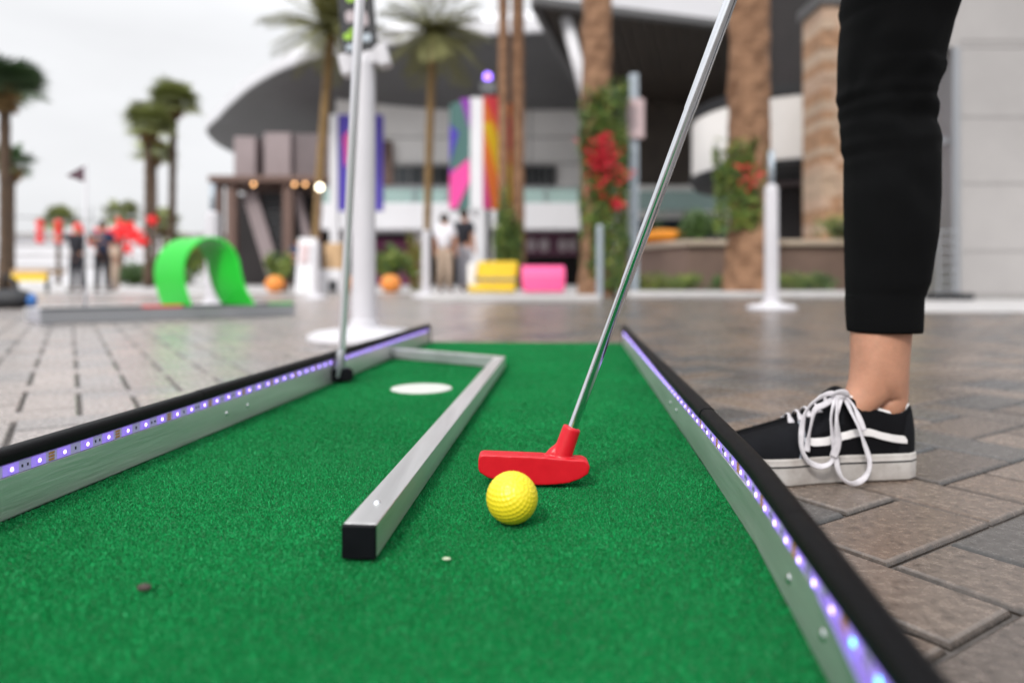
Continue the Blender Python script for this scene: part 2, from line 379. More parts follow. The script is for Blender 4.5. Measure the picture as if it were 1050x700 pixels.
# the angled square tube on the turf
bar = thing('square_tube_barrier', 'silver square tube with a black end plug, bent around the white cup', 'barrier', (-.11,.5,TZ))
TH = .0245
A0 = Vector((-.0976-TH*1.0,.495)); d1 = Vector((.075,1)).normalized(); n1 = Vector((d1.y,-d1.x))
def pr2(p, z): return (p.x, p.y, TZ+z)
N0 = Vector((-.0976,.495)); C_out = N0+d1*1.09          # outer corner (right side)
d2 = (Vector((-.312,1.795))-C_out).normalized(); n2 = Vector((-d2.y, d2.x))*(-1)
if n2.y > 0: n2 = -n2                                     # towards the camera side
# inner/outer offset lines meet at the mitre
def isect(p, d, q, e):
    t = ((q-p).x*e.y-(q-p).y*e.x)/(d.x*e.y-d.y*e.x); return p+d*t
R0 = N0; L0 = N0-n1*TH
outer_far = isect(R0, d1, Vector((-.305,1.80)), d2); inner = isect(L0, d1, Vector((-.305,1.80))+n2*TH, d2)
E_out = Vector((-.305,1.80)); E_in = E_out+n2*TH
vs = [pr2(R0+d1*.0035,0.0005), pr2(R0+d1*.0035,TH), pr2(L0+d1*.0035,TH), pr2(L0+d1*.0035,0.0005)]
vs += [pr2(outer_far,.0005), pr2(outer_far,TH), pr2(inner,TH), pr2(inner,.0005)]
fs = [(i,(i+1)%4,4+(i+1)%4,4+i) for i in range(4)]+[(3,2,1,0),(4,5,6,7)]
b = MB(); b.add(vs, fs, 'alu'); child(b, 'long_tube', bar, bevel=.0008)
g = .0006
vs = [pr2(outer_far+d2*g,.0005), pr2(outer_far+d2*g,TH), pr2(inner+d2*g,TH), pr2(inner+d2*g,.0005), pr2(E_out,.0005), pr2(E_out,TH), pr2(E_in,TH), pr2(E_in,.0005)]
b = MB(); b.add(vs, [tuple(reversed(f)) for f in fs], 'alu'); child(b, 'short_tube', bar, bevel=.0008)
b = MB(); T = Matrix(((n1.x, d1.x, 0, N0.x), (n1.y, d1.y, 0, N0.y), (0,0,1,TZ), (0,0,0,1)))
b.box((-TH-.0002,-.0012,.0003), (.0002,.0034,TH+.0001), 'plug', T); b.box((-TH+.002,.003,.002), (-.002,.02,TH-.002), 'plug', T); child(b, 'end_plug', bar, bevel=.0012, seg=3)
b = MB()
for y in (.545, 1.53):
    p = N0+d1*(y-.495)/d1.y-n1*TH*.52
    b.lathe([(0,.0022),(.0016,.0020),(.0028,.0010),(.0033,0)], 'screw', (p.x,p.y,TZ+TH), 16)
child(b, 'screw', bar, smooth=True)

# litter on the turf
b = MB(); c = W(148,605,.4465); b.ball((c.x,c.y,TZ+.002), .0032, 'pebble', 5, (1.5,1,.7)); tag(b.build('leaf_scrap'), 'dark brown scrap lying on the green turf near the left rail', 'debris')
b = MB(); c = W(458,574,.495); b.ball((c.x,c.y,TZ+.001), .0022, 'chaff', 4, (1.5,.8,.5)); tag(b.build('chaff_fleck'), 'tiny pale fleck on the green turf in front of the yellow ball', 'debris')

# ------------------------------------------------------------------ ball
def golf_ball():
    bm = bmesh.new(); bmesh.ops.create_icosphere(bm, subdivisions=6, radius=1)
    n = 392; i = np.arange(n)+.5; ph = np.arccos(1-2*i/n); th = np.pi*(1+5**.5)*i
    d = np.stack([np.cos(th)*np.sin(ph), np.sin(th)*np.sin(ph), np.cos(ph)], 1)
    v = np.array([p.co[:] for p in bm.verts]); v /= np.linalg.norm(v, axis=1)[:,None]
    ang = np.arccos(np.clip((v@d.T).max(1), -1, 1)); r = .094
    t = np.clip(ang/r, 0, 1); dep = .023*(1-t**2)**1.0*(1-np.clip((t-.85)/.15,0,1)*.3)
    R_ = .02135*(1-dep)
    rot = Matrix.Rotation(R(35),3,'X') @ Matrix.Rotation(R(20),3,'Y')
    for p, q, r_ in zip(bm.verts, v, R_): p.co = rot @ Vector(q*r_)
    me = bpy.data.meshes.new('golf_ball'); bm.to_mesh(me); bm.free()
    me.polygons.foreach_set('use_smooth', [True]*len(me.polygons)); me.materials.append(M['ball'])
    o = bpy.data.objects.new('golf_ball', me); COL.objects.link(o)
    c = W(525,510,.572); o.location = (c.x, c.y, TZ+.0205)
    return tag(o, 'bright yellow dimpled golf ball on green turf in front of the red putter head', 'golf ball')
golf_ball()

# ------------------------------------------------------------------ red putter
put = thing('putter', 'putter with a red plastic head and polished steel shaft, held behind the yellow ball', 'putter', (.03,.68,TZ))
def red_head():
    D = .672
    ol = [(55,300),(62,278),(78,270),(400,279),(560,291),(640,293),(662,306),(671,335),(662,372),(620,400),(560,424),(480,436),(390,440),(250,430),(110,403),(62,372),(55,350)]
    pts = []
    for x, y in ol:
        px, py = 480+x/5.386, 420+y/5.386; pts.append(((px-CX)/F*D, CH-(py-HY)/F*D))
    zmin = min(p[1] for p in pts); pts = [(x, TZ+.0012+(z-zmin)*.98) for x, z in pts]
    b = MB(); n = len(pts)
    y0, y1 = D-.002, D+.020
    cx = sum(p[0] for p in pts)/n; cz = sum(p[1] for p in pts)/n
    rings = [(y0, .975), (y0+.0015, 1), (y1-.004, 1), (y1, .93)]
    vs = []
    for yy, sc in rings:
        for x, z in pts: vs.append((cx+(x-cx)*(1-(1-sc)*.5), yy-(x-cx)*.05, cz+(z-cz)*sc))
    fs = [tuple(range(n-1,-1,-1)), tuple(range(3*n,4*n))]
    for r in range(3): fs += [(r*n+i, r*n+(i+1)%n, (r+1)*n+(i+1)%n, (r+1)*n+i) for i in range(n)]
    b.add(vs, fs, 'red')
    # hosel
    a = W(575,470,D+.008); t = W(586.8,437.5,D+.009); dv = (t-a)
    b.tube([a-dv*.25, a, a+dv*.45, t-dv*.03, t], [.0088,.0098,.0094,.0090,.0078], 'red', 24)
    # fillet on the heel side
    b.tube([W(548,476,D+.008), W(560,472,D+.008), W(568,464,D+.008), W(574,455,D+.008)], [.003,.0056,.0062,.003], 'red', 14)
    o = child(b, 'putter_head', put)
    rm = o.modifiers.new('remesh', 'REMESH'); rm.mode = 'VOXEL'; rm.voxel_size = .0008; rm.use_smooth_shade = True
    sm = o.modifiers.new('smooth', 'SMOOTH'); sm.factor = .5; sm.iterations = 10
red_head()
Sb = W(586.5,440,.680); Stp = W(749,0,.652); dS = Stp-Sb
b = MB(); pts = [Sb+dS*t for t in (-.05,.0,.35,.352,.75,.752,1.15,1.152,1.75)]
b.tube(pts, [.0048,.0048,.0049,.0053,.0055,.0059,.0061,.0064,.0066], 'chrome', 32); child(b, 'shaft', put, auto=True)
b = MB(); b.tube([Sb+dS*t for t in (1.74,1.76,2.2,2.38,2.4)], [.009,.011,.0125,.0145,.011], 'grip', 20); child(b, 'grip', put, auto=True)

# ------------------------------------------------------------------ black putter by the left rail
put2 = thing('putter', 'black headed putter standing upright against the left rail by the white cup', 'putter', (-.33,1.36,TZ))
D2 = 1.36
b = MB(); 
prof = [(-.032,.002),(.022,.002),(.028,.006),(.028,.022),(.020,.027),(-.026,.027),(-.034,.020),(-.035,.007)]
T = Matrix.Translation((XP(347,D2), D2, TZ)) @ Matrix.Rotation(R(16),4,'Z')
vs = [(x,-.011,z) for x,z in prof]+[(x,.013,z) for x,z in prof]; n = 8
b.add(vs, [tuple(range(n)), tuple(range(2*n-1,n-1,-1))]+[(i,n+i,n+(i+1)%n,(i+1)%n) for i in range(n)], 'plug', T); child(b, 'putter_head', put2, bevel=.002, seg=3)
s0 = W(346,384,D2); s1 = W(350.5,358,D2); s2 = W(369,0,1.27)
b = MB(); b.tube([s0-Vector((0,0,.004)), s0.lerp(s1,.4), s0.lerp(s1,.8), s1], [.012,.0115,.0098,.007], 'hosel', 20); child(b, 'hosel', put2, auto=True)
b = MB(); ds = s2-s1; b.tube([s1, s1+ds*.5, s1+ds*.502, s2, s2+ds*.08], [.0072,.0080,.0082,.0090,.0094], 'steel', 24); child(b, 'shaft', put2, auto=True)
b = MB(); b.tube([s2+ds*t for t in (.075,.09,.28,.3)], [.010,.0125,.014,.011], 'grip', 18); child(b, 'grip', put2, auto=True)

# ------------------------------------------------------------------ the player: whole figure, only one lower leg is in the frame
def skin_obj(name, nodes, edges, key, parent, sub=2):
    keys = list(nodes); me = bpy.data.meshes.new(name)
    me.from_pydata([nodes[k][0] for k in keys], [(keys.index(a), keys.index(c)) for a, c in edges], [])
    o = bpy.data.objects.new(name, me); COL.objects.link(o); me.materials.append(M[key])
    o.parent = parent
    off = Vector((0,0,0)); p = parent
    while p: off += p.location; p = p.parent
    o.location = -off
    sk = o.modifiers.new('skin', 'SKIN'); sk.use_smooth_shade = True
    for i, k in enumerate(keys):
        d = me.skin_vertices[0].data[i]; r = nodes[k][1]; d.radius = (r, r) if not isinstance(r, tuple) else r
        d.use_root = (i == 0)
    sb = o.modifiers.new('sub', 'SUBSURF'); sb.levels = sub; sb.render_levels = sub
    return o
AX, AY = .478, .905
player = thing('person', 'player in cropped black trousers and black and white sneakers standing beside the putting lane', 'person', (AX,AY,0))
N = {'pelvis': ((.56,.70,.88), .12)}; E = []
def chain(names, start): 
    prev = start
    for nme, p, r in names: N[nme] = (p, r); E.append((prev, nme)); prev = nme
chain([('waist',(.54,.70,1.02),.115),('chest',(.44,.69,1.20),.13),('upper_chest',(.36,.68,1.30),.11),('neck',(.28,.68,1.37),.052),('skull0',(.24,.67,1.42),.07),('skull1',(.19,.665,1.47),.092),('skull2',(.165,.66,1.53),.075)], 'pelvis')
chain([('hipf',(.55,.82,.83),.070),('thf',(.525,.89,.68),.046),('knf',(.493,.905,.47),.036),('caf',(.492,.905,.33),.048),('shf',(.482,.905,.205),.0395),('sh2f',(.482,.905,.15),.0350),('anf',(.486,.908,.108),.0325),('hef',(.490,.910,.068),.026)], 'pelvis')
chain([('inf',(.464,.903,.108),.0275),('in2',(.435,.901,.080),.022),('toef',(.40,.899,.055),.020)], 'sh2f')
chain([('hipn',(.58,.60,.83),.088),('thn',(.62,.54,.68),.068),('knn',(.63,.50,.47),.047),('can',(.65,.49,.33),.050),('ann',(.66,.48,.105),.034),('hen',(.66,.48,.058),.033),('toen',(.56,.45,.050),.026)], 'pelvis')
HG = Sb+dS*2.05; HG2 = Sb+dS*2.25
for sd, y, hg in (('l',.85,HG),('r',.52,HG2)):
    e = Vector((.36,y,1.02)); h = Vector(hg)
    chain([('sho'+sd,(.37,y,1.28),.055),('elb'+sd,tuple(e),.040),('wri'+sd,tuple(e.lerp(h,.84)+Vector((.012,0,.02))),.026),('pal'+sd,tuple(h+Vector((.030,0,.012))),.030)], 'upper_chest')
    for k in range(4):
        dd = dS.normalized()*(-.030+.018*k); a = h+dd
        sg = 1 if sd == 'l' else -1
        chain([('f%s%da'%(sd,k),tuple(a+Vector((.020,.020*sg,.0))),.0088),('f%s%db'%(sd,k),tuple(a+Vector((-.012,.022*sg,0))),.008),('f%s%dc'%(sd,k),tuple(a+Vector((-.021,.0,0))),.0075),('f%s%dd'%(sd,k),tuple(a+Vector((-.012,-.018*sg,0))),.007)], 'pal'+sd)
    chain([('t%sa'%sd,tuple(h+Vector((.012,-.022*sg,.0))),.010),('t%sb'%sd,tuple(h+Vector((-.012,-.020*sg,-.024))),.009)], 'pal'+sd)
skin_obj('body', N, E, 'skin', player)
# shirt and hair (above the frame)
SN = {'a': ((.56,.70,.90),.145)}; SE = []
def sch(lst, st):
    pr = st
    for i, (nme, p, r) in enumerate(lst): SN[nme] = (p, r); SE.append((pr, nme)); pr = nme
sch([('b',(.54,.70,1.02),.14),('c',(.44,.69,1.20),.15),('d',(.36,.68,1.31),.125),('e',(.31,.68,1.345),.075)],'a')
for sd, y in (('l',.85),('r',.52)): sch([('s'+sd,(.37,y,1.285),.068),('m'+sd,(.365,y,1.15),.058)],'d')
skin_obj('shirt', SN, SE, 'greyc', player)
b = MB(); b.ball((.205,.664,1.515), .108, 'hair', 14, (1.0,.95,1.0)); b.tube([(.29,.665,1.50),(.36,.665,1.46),(.40,.665,1.40)],[.035,.030,.012],'hair',10); child(b, 'hair', player, smooth=True)
b = MB()
for sy in (-.032,.032): b.ball((.125,.662+sy,1.455), .013, 'white', 6); b.ball((.115,.662+sy,1.452), .007, 'hair', 5)
child(b, 'eye', player, smooth=True)
b = MB(); b.tube([(.12,.662,1.46),(.082,.662,1.425),(.10,.662,1.418)],[.008,.013,.006],'skin',8); child(b,'nose',player,smooth=True)
b = MB(); b.tube([(.125,.64,1.398),(.108,.662,1.392),(.125,.684,1.398)],[.004,.007,.004],'red',8); child(b,'lips',player,smooth=True)

# trousers: the visible leg shaped ring by ring, with creases behind and before the knee
def trousers():
    D = .89
    L_ = [(0,859),(14,861.5),(25,860),(45,858.5),(68,858),(84,858),(93,856.5),(102,859.5),(110,858.5),(120,861),(127,860.5),(138,862),(147,861.5),(158,865),(166,864.5),(200,864.5),(240,865),(290,866),(303,866.5),(306,866),(322,866.5),(338,867.5),(341,868.5)]
    R_ = [(0,990),(25,980),(50,973),(62,970.5),(68,972),(76,970),(88,964),(100,961),(107,964),(114,964),(124,961),(132,964.5),(142,967),(150,966),(165,966),(200,966),(240,963.5),(290,955),(303,949.5),(306,948.5),(322,948),(338,947.5),(341,946.5)]
    def ev(T, y):
        for i in range(len(T)-1):
            if T[i][0] <= y <= T[i+1][0]:
                f = (y-T[i][0])/(T[i+1][0]-T[i][0]); return T[i][1]*(1-f)+T[i+1][1]*f
        return T[-1][1]
    ys = [341, 338, 330, 322, 314, 306, 303.5]+list(np.arange(300, -1, -2.6))
    b = MB(); n = 64; rings = []; fits = {}
    def ring(cx, rx, cy, ry, z, seed, amp):
        out = []
        for j in range(n):
            a = 2*math.pi*j/n; ca, sa = math.cos(a), math.sin(a)
            e = 2.35; rr = 1/((abs(ca)**e+abs(sa)**e)**(1/e))
            w = 1+amp*(noise.noise(Vector((ca*1.3, sa*1.3, z*16+seed+ca*.8)))*1.0+.5*noise.noise(Vector((ca*2.6, sa*2.6, z*34+seed))))*abs(sa)
            # keep side silhouettes as measured: creases live mostly on front and back faces
            out.append((cx+rx*rr*ca*(1 if abs(ca) > .95 else w), cy+ry*rr*sa*w, z))
        return out
    for y in ys:
        l, r = ev(L_, y), ev(R_, y); z = ZY(y, D); cx = (XP(l, D)+XP(r, D))/2; rx = (XP(r, D)-XP(l, D))/2
        knee = math.exp(-((y-115)/70)**2); amp = .035+.16*knee
        ry = rx*.84
        for it in range(6):
            rg = ring(cx, rx, AY-.0+.012*knee, ry, z, 3.0, amp if y < 300 else .012)
            pm = [CX+p[0]/p[1]*F for p in rg]; el_, er_ = l-min(pm), r-max(pm)
            cx += (el_+er_)/2/F*D; rx += (er_-el_)/2/F*D
        fits[round(float(y),1)] = (cx, rx); rings.append(rg)
    # up over the frame to the hip
    z0 = ZY(ys[-1], D); l, r = fits[round(float(ys[-1]),1)]; l, r = l-r, l+r
    for t in np.linspace(.08, 1, 12):
        cx = (l+r)/2*(1-t)+.560*t; rx = (r-l)/2*(1-t)+.125*t
        rings.append(ring(cx, rx, AY*(1-t)+.79*t, rx*(.84+.1*t), z0+(.93-z0)*t, 3.0, .03))
    inner = [[(AXc+(p[0]-AXc)*.93, AY+(p[1]-AY)*.93, p[2]+.0) for p in rings[0]] for AXc in [sum(p[0] for p in rings[0])/n]][0]
    inner2 = [(p[0], p[1], p[2]+.06) for p in inner]
    rings = [inner2, inner]+rings
    vs = [p for r in rings for p in r]; fs = []
    for i in range(len(rings)-1):
        for j in range(n): fs.append((i*n+j, i*n+(j+1)%n, (i+1)*n+(j+1)%n, (i+1)*n+j))
    fs.append(tuple(range((len(rings)-1)*n, len(rings)*n)))
    b.add(vs, fs, 'denim')
    # the other leg and the seat
    q = [((.662,.48,.17),.052),((.652,.49,.33),.066),((.632,.50,.47),.068),((.62,.54,.66),.085),((.60,.60,.80),.105),((.57,.66,.90),.115)]
    b.tube([p for p, r in q], [r for p, r in q], 'denim', 28)
    b.ball((.57,.70,.90), .15, 'denim', 16, (.9,1.15,.85))
    o = child(b, 'trousers', player, smooth=True)
    b = MB(); l, r = ev(L_, 304), ev(R_, 304)
    cx, rx = fits[303.5]
    seam = []
    for rr, y in ((1.0,306.5),(1.016,305.5),(1.016,303.6),(1.0,302.5)): seam.append(ring(cx, rx*rr, AY, rx*.84*rr, ZY(y, D), 3.0, .012))
    vs = [p for r in seam for p in r]; fs = [(i*n+j, i*n+(j+1)%n, (i+1)*n+(j+1)%n, (i+1)*n+j) for i in range(3) for j in range(n)]
    b.add(vs, fs, 'denim'); child(b, 'hem', o, smooth=True)
trousers()

# ------------------------------------------------------------------ sneakers
def lerp_t(T, t):
    for i in range(len(T)-1):
        if T[i][0] <= t <= T[i+1][0]:
            f = (t-T[i][0])/(T[i+1][0]-T[i][0]); f = f*f*(3-2*f)*.4+f*.6
            return T[i][1]*(1-f)+T[i+1][1]*f
    return T[-1][1]
TS = .0345   # sole thickness
HW_T = [(0,.004),(.01,.018),(.03,.0275),(.08,.0345),(.2,.0355),(.4,.0350),(.55,.0385),(.7,.0445),(.8,.0440),(.88,.0385),(.94,.0300),(.98,.0175),(1,.004)]
H_T = [(0,.050),(.02,.0585),(.05,.0600),(.09,.0520),(.15,.0500),(.22,.0550),(.30,.0640),(.36,.0720),(.40,.0740),(.44,.0680),(.50,.0560),(.56,.0495),(.63,.0440),(.70,.0385),(.80,.0315),(.88,.0270),(.94,.0215),(.98,.0135),(1,.004)]
O_T = [(0,.004),(.02,.016),(.05,.0255),(.10,.0300),(.2,.0305),(.3,.0285),(.36,.0235),(.40,.019),(.44,.014),(.5,.012),(1,.006)]
def shoe(heel, toe, laces, parent):
    heel = Vector((*heel,0)); toe = Vector((*toe,0)); ax = toe-heel; L = ax.length; ax.normalize(); sd = Vector((-ax.y, ax.x, 0))  # sd: one side
    def pt(t, x, z): return heel+ax*(t*L)+sd*x+Vector((0,0,z))
    def sidex(t, f, hw=None):
        w = lerp_t(HW_T, t)-.0016; o_ = min(lerp_t(O_T, t), w*.9)
        if t > .40:                          # closed vamp: rounded
            k = min(1, (t-.40)/.12); e = 2.0
            closed = w*max(0, (1-f**2.1))**.5; op = w+(o_-w)*f**1.6
            return op*(1-k)+max(closed, o_*.0)*k
        return w+(o_-w)*f**1.7+.0015*math.sin(f*3.14)
    stations = [0,.006,.015,.03,.05,.075,.10]+[.10+.025*i for i in range(1,35)]+[.965,.98,.99,.997,1]
    stations = sorted(set(round(x,4) for x in stations if x <= 1))
    NF = 14; b = MB(); rows = []
    for t in stations:
        h = lerp_t(H_T, t); opening = t < .41
        half = []
        for i in range(NF+1):
            f = i/NF; half.append((sidex(t, min(f,1)), h*f))
        if opening: 
            o_ = half[-1][0]; extra = [(max(o_-.0015,0), h+.0012), (max(o_-.0035,0), h), (max(o_-.0045,0), h-.012), (0, max(h-.03,.004))]
        else:
            o_ = half[-1][0]; extra = [(o_*.75, h+.0004), (o_*.5, h+.0007), (o_*.25, h+.0009), (0, h+.001)]
        full = half+extra
        row = [pt(t, -x, TS-.002+z) for x, z in full]+[pt(t, x, TS-.002+z) for x, z in reversed(full[:-1])]
        rows.append(row)
    n = len(rows[0]); vs = [p for r in rows for p in r]
    fs = [(i*n+j, i*n+j+1, (i+1)*n+j+1, (i+1)*n+j) for i in range(len(rows)-1) for j in range(n-1)]
    b.add(vs, fs, 'canvas')
    up = child(b, 'shoe', parent, smooth=True)
    # suede: toe cap and heel counter, sitting proud of the canvas
    def patch(tf0, tf1, nt, fr0, fr1, nf, key, off, side):   # band on one side: (t range per f)
        vs = []; 
        for i in range(nt+1):
            for j in range(nf+1):
                f = fr0+(fr1-fr0)*j/nf; t = tf0(f)+(tf1(f)-tf0(f))*i/nt
                h = lerp_t(H_T, t); vs.append(pt(t, side*(sidex(t, f)+off), TS-.002+h*f))
        return vs, [(i*(nf+1)+j, i*(nf+1)+j+1, (i+1)*(nf+1)+j+1, (i+1)*(nf+1)+j) for i in range(nt) for j in range(nf)]
    b = MB(); h_ = MB()
    for side in (-1, 1):
        v_, f_ = patch(lambda f: .66-.05*f, lambda f: .985, 12, 0, .97, 10, 'suede', .0009, side); b.add(v_, f_, 'suede')
        v_, f_ = patch(lambda f: .012, lambda f: .15-.07*f, 6, 0, .93, 8, 'suede', .0009, side); h_.add(v_, f_, 'suede')
        v_, f_ = patch(lambda f: .40, lambda f: .62, 8, .55, .93, 6, 'suede', .0009, side); q = MB(); q.add(v_, f_, 'suede'); child(q, 'eyelet_panel', up, smooth=True)
    child(b, 'toe_cap', up, smooth=True); child(h_, 'heel_counter', up, smooth=True)
    # sole
    b = MB(); rows = []
    prof = [(0.0,-.0035,'b'),(.0022,-.0002),(.004,.0002),(.0235,.0012),(.0238,.0012),(.0262,.0013),(.0264,.0012),(.0330,.0010),(.0348,-.0006),(.0345,-.004)]
    m_ = 72; outl = []
    for i in range(m_+1):
        t = .5-.5*math.cos(math.pi*i/m_); outl.append((t, lerp_t(HW_T, t)))
    loop = [(t,-w) for t, w in outl]+[(t,w) for t, w in reversed(outl[1:-1])]
    nl = len(loop); cx_ = .5
    vs = []; 
    for pz in prof:
        z, o_ = pz[0], pz[1]
        for i, (t, x) in enumerate(loop):
            t0, x0 = loop[i-1]; t1, x1 = loop[(i+1) % nl]
            d = Vector(((t1-t0)*L, x1-x0)).normalized(); nn = Vector((-d.y, d.x))   # outward for this order?
            if nn.y*x < 0 and abs(x) > .01: nn = -nn
            if abs(x) <= .01: nn = Vector((1 if t > .5 else -1, 0)) if abs(nn.x) < .2 else (nn if (nn.x > 0) == (t > .5) else -nn)
            vs.append(pt(t+nn.x*o_/L, x+nn.y*o_, z))
    fw = []; fb = []
    for r in range(len(prof)-1):
        tgt = fb if r == 4 else fw
        for i in range(nl): tgt.append((r*nl+i, r*nl+(i+1)%nl, (r+1)*nl+(i+1)%nl, (r+1)*nl+i))
    fw += [tuple(range(nl)), tuple(range((len(prof)-1)*nl, len(prof)*nl))]
    b.add(vs, fw, 'rubberw'); 
    q = MB(); b.add(vs, fb, 'line'); child(b, 'sole', up, auto=True)
    # white curved side stripe on both sides
    near = -1 if (sd.y > 0) else 1
    def ft(t, z): return z/lerp_t(H_T, t)
    mid = [(.625,.024),(.57,.0200),(.50,.0205),(.43,.0245),(.37,.0290),(.325,.0310),(.28,.0300),(.23,.0258),(.16,.0215),(.095,.0195)]
    for side in (-1, 1):
        b = MB(); vs = []; K = 40
        for i in range(K+1):
            g = i/K*(len(mid)-1); a = min(int(g), len(mid)-2); f = g-a
            t = mid[a][0]*(1-f)+mid[a+1][0]*f; z = mid[a][1]*(1-f)+mid[a+1][1]*f
            w = .0046 if i > 3 else .0014+.0032*i/3
            for zz, off in ((z-w,.0004),(z-w,.0019),(z,.0022),(z+w,.0019),(z+w,.0004)):
                tt = t+(.012 if i == K and zz > z else 0); vs.append(pt(tt, side*(sidex(tt, ft(tt, zz))+off), TS-.002+zz))
        fs = [(i*5+j, i*5+j+1, (i+1)*5+j+1, (i+1)*5+j) for i in range(K) for j in range(4)]+[(0,1,2,3,4), tuple(K*5+j for j in (4,3,2,1,0))]
        b.add(vs, fs, 'leather'); child(b, 'side_stripe', up, auto=True)
    # stitching rows on the near quarter
    b = MB()
    for base, dt in ((.655,0),(.640,0)):
        for i in range(16):
            f0, f1 = .05+.055*i, .05+.055*i+.03
            for side in (-1,1):
                p0 = pt(base-.05*f0, side*(sidex(base-.05*f0,f0)+.0016), TS-.002+lerp_t(H_T,base-.05*f0)*f0+.0016*f0)
                p1 = pt(base-.05*f1, side*(sidex(base-.05*f1,f1)+.0014), TS-.002+lerp_t(H_T,base-.05*f1)*f1+.0016*f1)
                b.tube([p0,p1], .0010, 'thread', 5)
    child(b, 'stitching', up)
    # sock rim
    b = MB(); pts = []
    for t in [.035,.06,.10,.15,.20,.25,.30,.34,.37]: pts.append((t,-1))
    ring = pts+[(t,1) for t,_ in reversed(pts)]
    line = []
    for t, s in ring:
        o_ = sidex(t,1)-.0035; line.append(pt(t, s*o_, TS-.002+lerp_t(H_T,t)))
    line.append(line[0]); n_ = len(line)
    vs = []; ctr = sum((p for p in line[:-1]), Vector())/(n_-1)
    for dz, k_ in ((-.012,1.0),(.0035,1.0),(.0042,.96),(.0015,.92),(-.01,.90)):
        for p in line: vs.append(Vector((ctr.x+(p.x-ctr.x)*k_, ctr.y+(p.y-ctr.y)*k_, p.z+dz)))
    fs = [(r*n_+i, r*n_+i+1, (r+1)*n_+i+1, (r+1)*n_+i) for r in range(4) for i in range(n_-1)]
    b.add(vs, fs, 'leather'); child(b, 'sock', up, smooth=True)
    # tongue
    b = MB(); vs = []
    T_ = [(.50,.052,.010),(.46,.062,.013),(.42,.072,.016),(.385,.080,.017),(.365,.084,.015)]
    for t, z, w in T_:
        for x in (-1,-.6,0,.6,1): vs.append(pt(t, x*w, TS-.002+z-.003*abs(x)**2))
    for t, z, w in T_:
        for x in (-1,-.6,0,.6,1): vs.append(pt(t-.008, x*w, TS-.002+z-.003*abs(x)**2-.002))
    fs = [(i*5+j, i*5+j+1, (i+1)*5+j+1, (i+1)*5+j) for i in range(4) for j in range(4)]
    fs += [tuple(25+k for k in f) for f in fs]+[(20+j,21+j,46+j,45+j) for j in range(4)]
    b.add(vs, fs, 'canvas'); child(b, 'tongue', up, smooth=True)
    # laces: bars over the throat
    def ribbon(mb, pts, w, th, key='lace', face=None, n=8):
        # smooth a polyline (Catmull-Rom) and sweep an oval
        P_ = [Vector(p) for p in pts]; out = []
        for i in range(len(P_)-1):
            p0 = P_[max(i-1,0)]; p1 = P_[i]; p2 = P_[i+1]; p3 = P_[min(i+2,len(P_)-1)]
            for j in range(6):
                t = j/6; out.append(.5*((2*p1)+(-p0+p2)*t+(2*p0-5*p1+4*p2-p3)*t*t+(-p0+3*p1-3*p2+p3)*t**3))
        out.append(P_[-1]); vs = []
        for i, p in enumerate(out):
            tg = (out[min(i+1,len(out)-1)]-out[max(i-1,0)]).normalized()
            nrm = face(p) if face else Vector((0,-1,.15)).normalized()
            a = tg.cross(nrm).normalized(); c = a.cross(tg)
            tw = .75*math.sin(i*.19+len(pts)*1.7); wv_ = w*(1+.16*math.sin(i*.31+len(pts))); a2 = a*math.cos(tw)+c*math.sin(tw); c2 = -a*math.sin(tw)+c*math.cos(tw)
            for j in range(n):
                an = 2*math.pi*j/n; vs.append(p+a2*wv_*math.cos(an)+c2*th*math.sin(an))
        m = len(out); fs = [(i*n+j, i*n+(j+1)%n, (i+1)*n+(j+1)%n, (i+1)*n+j) for i in range(m-1) for j in range(n)]+[tuple(range(n)), tuple(range((m-1)*n, m*n))]
        mb.add(vs, fs, key)
    b = MB()
    for t in (.445,.49,.535,.58,.625):
        pts = []
        for x in (-1,-.6,-.2,.2,.6,1):
            w = .017 if t < .6 else .014; h = lerp_t(H_T,t); pts.append(pt(t+.012*(1 if x > 0 else -1)*0+.010*x, x*w, TS-.002+h+.0042-.0085*abs(x)**2.2))
        ribbon(b, pts, .0042, .0014, face=lambda p: Vector((0,0,1)))
    if laces:
        DL = .848
        def z8(pp, dd): return [W(740+x/3.5, 320+y/3.5, DL+d) for (x, y), d in zip(pp, dd)]
        A = [(425,296),(385,292),(335,318),(300,362),(287,425),(288,490),(312,535),(352,553),(390,540),(404,500),(398,440),(393,380),(402,330),(418,296)]
        ribbon(b, z8(A, [.035,.025,.012,.004,.0,-.002,-.003,-.004,-.003,-.002,0,.004,.012,.03]), .0033, .0009)
        A2 = [(420,300),(370,330),(335,350),(322,400),(312,450),(305,500)]
        ribbon(b, z8(A2, [.03,.02,.008,.005,.003,.001]), .0036, .0009)
        B = [(430,296),(418,340),(410,400),(408,470),(412,540),(428,590),(462,614),(500,605),(526,572),(530,530),(512,470),(490,410),(462,350),(440,300)]
        ribbon(b, z8(B, [.03,.012,.004,-.001,-.004,-.005,-.006,-.005,-.003,-.001,.002,.006,.014,.03]), .0033, .0009)
        C_ = [(440,296),(470,330),(490,370),(510,425)]
        ribbon(b, z8(C_, [.028,.018,.012,.008]), .0034, .0009)
        Kt = [(395,300),(420,288),(448,292),(452,304),(425,308),(402,304)]
        ribbon(b, z8(Kt, [.025,.020,.022,.028,.022,.024]), .0042, .0019)
        C2 = [(416,300),(414,380),(418,460),(400,520)]
        ribbon(b, z8(C2, [.022,.0,-.004,-.004]), .0044, .0010)
    child(b, 'lace', up, smooth=True)
    return up
shoe((.523,.918), (.259,.886), True, player)
shoe((.705,.49), (.445,.43), False, player)

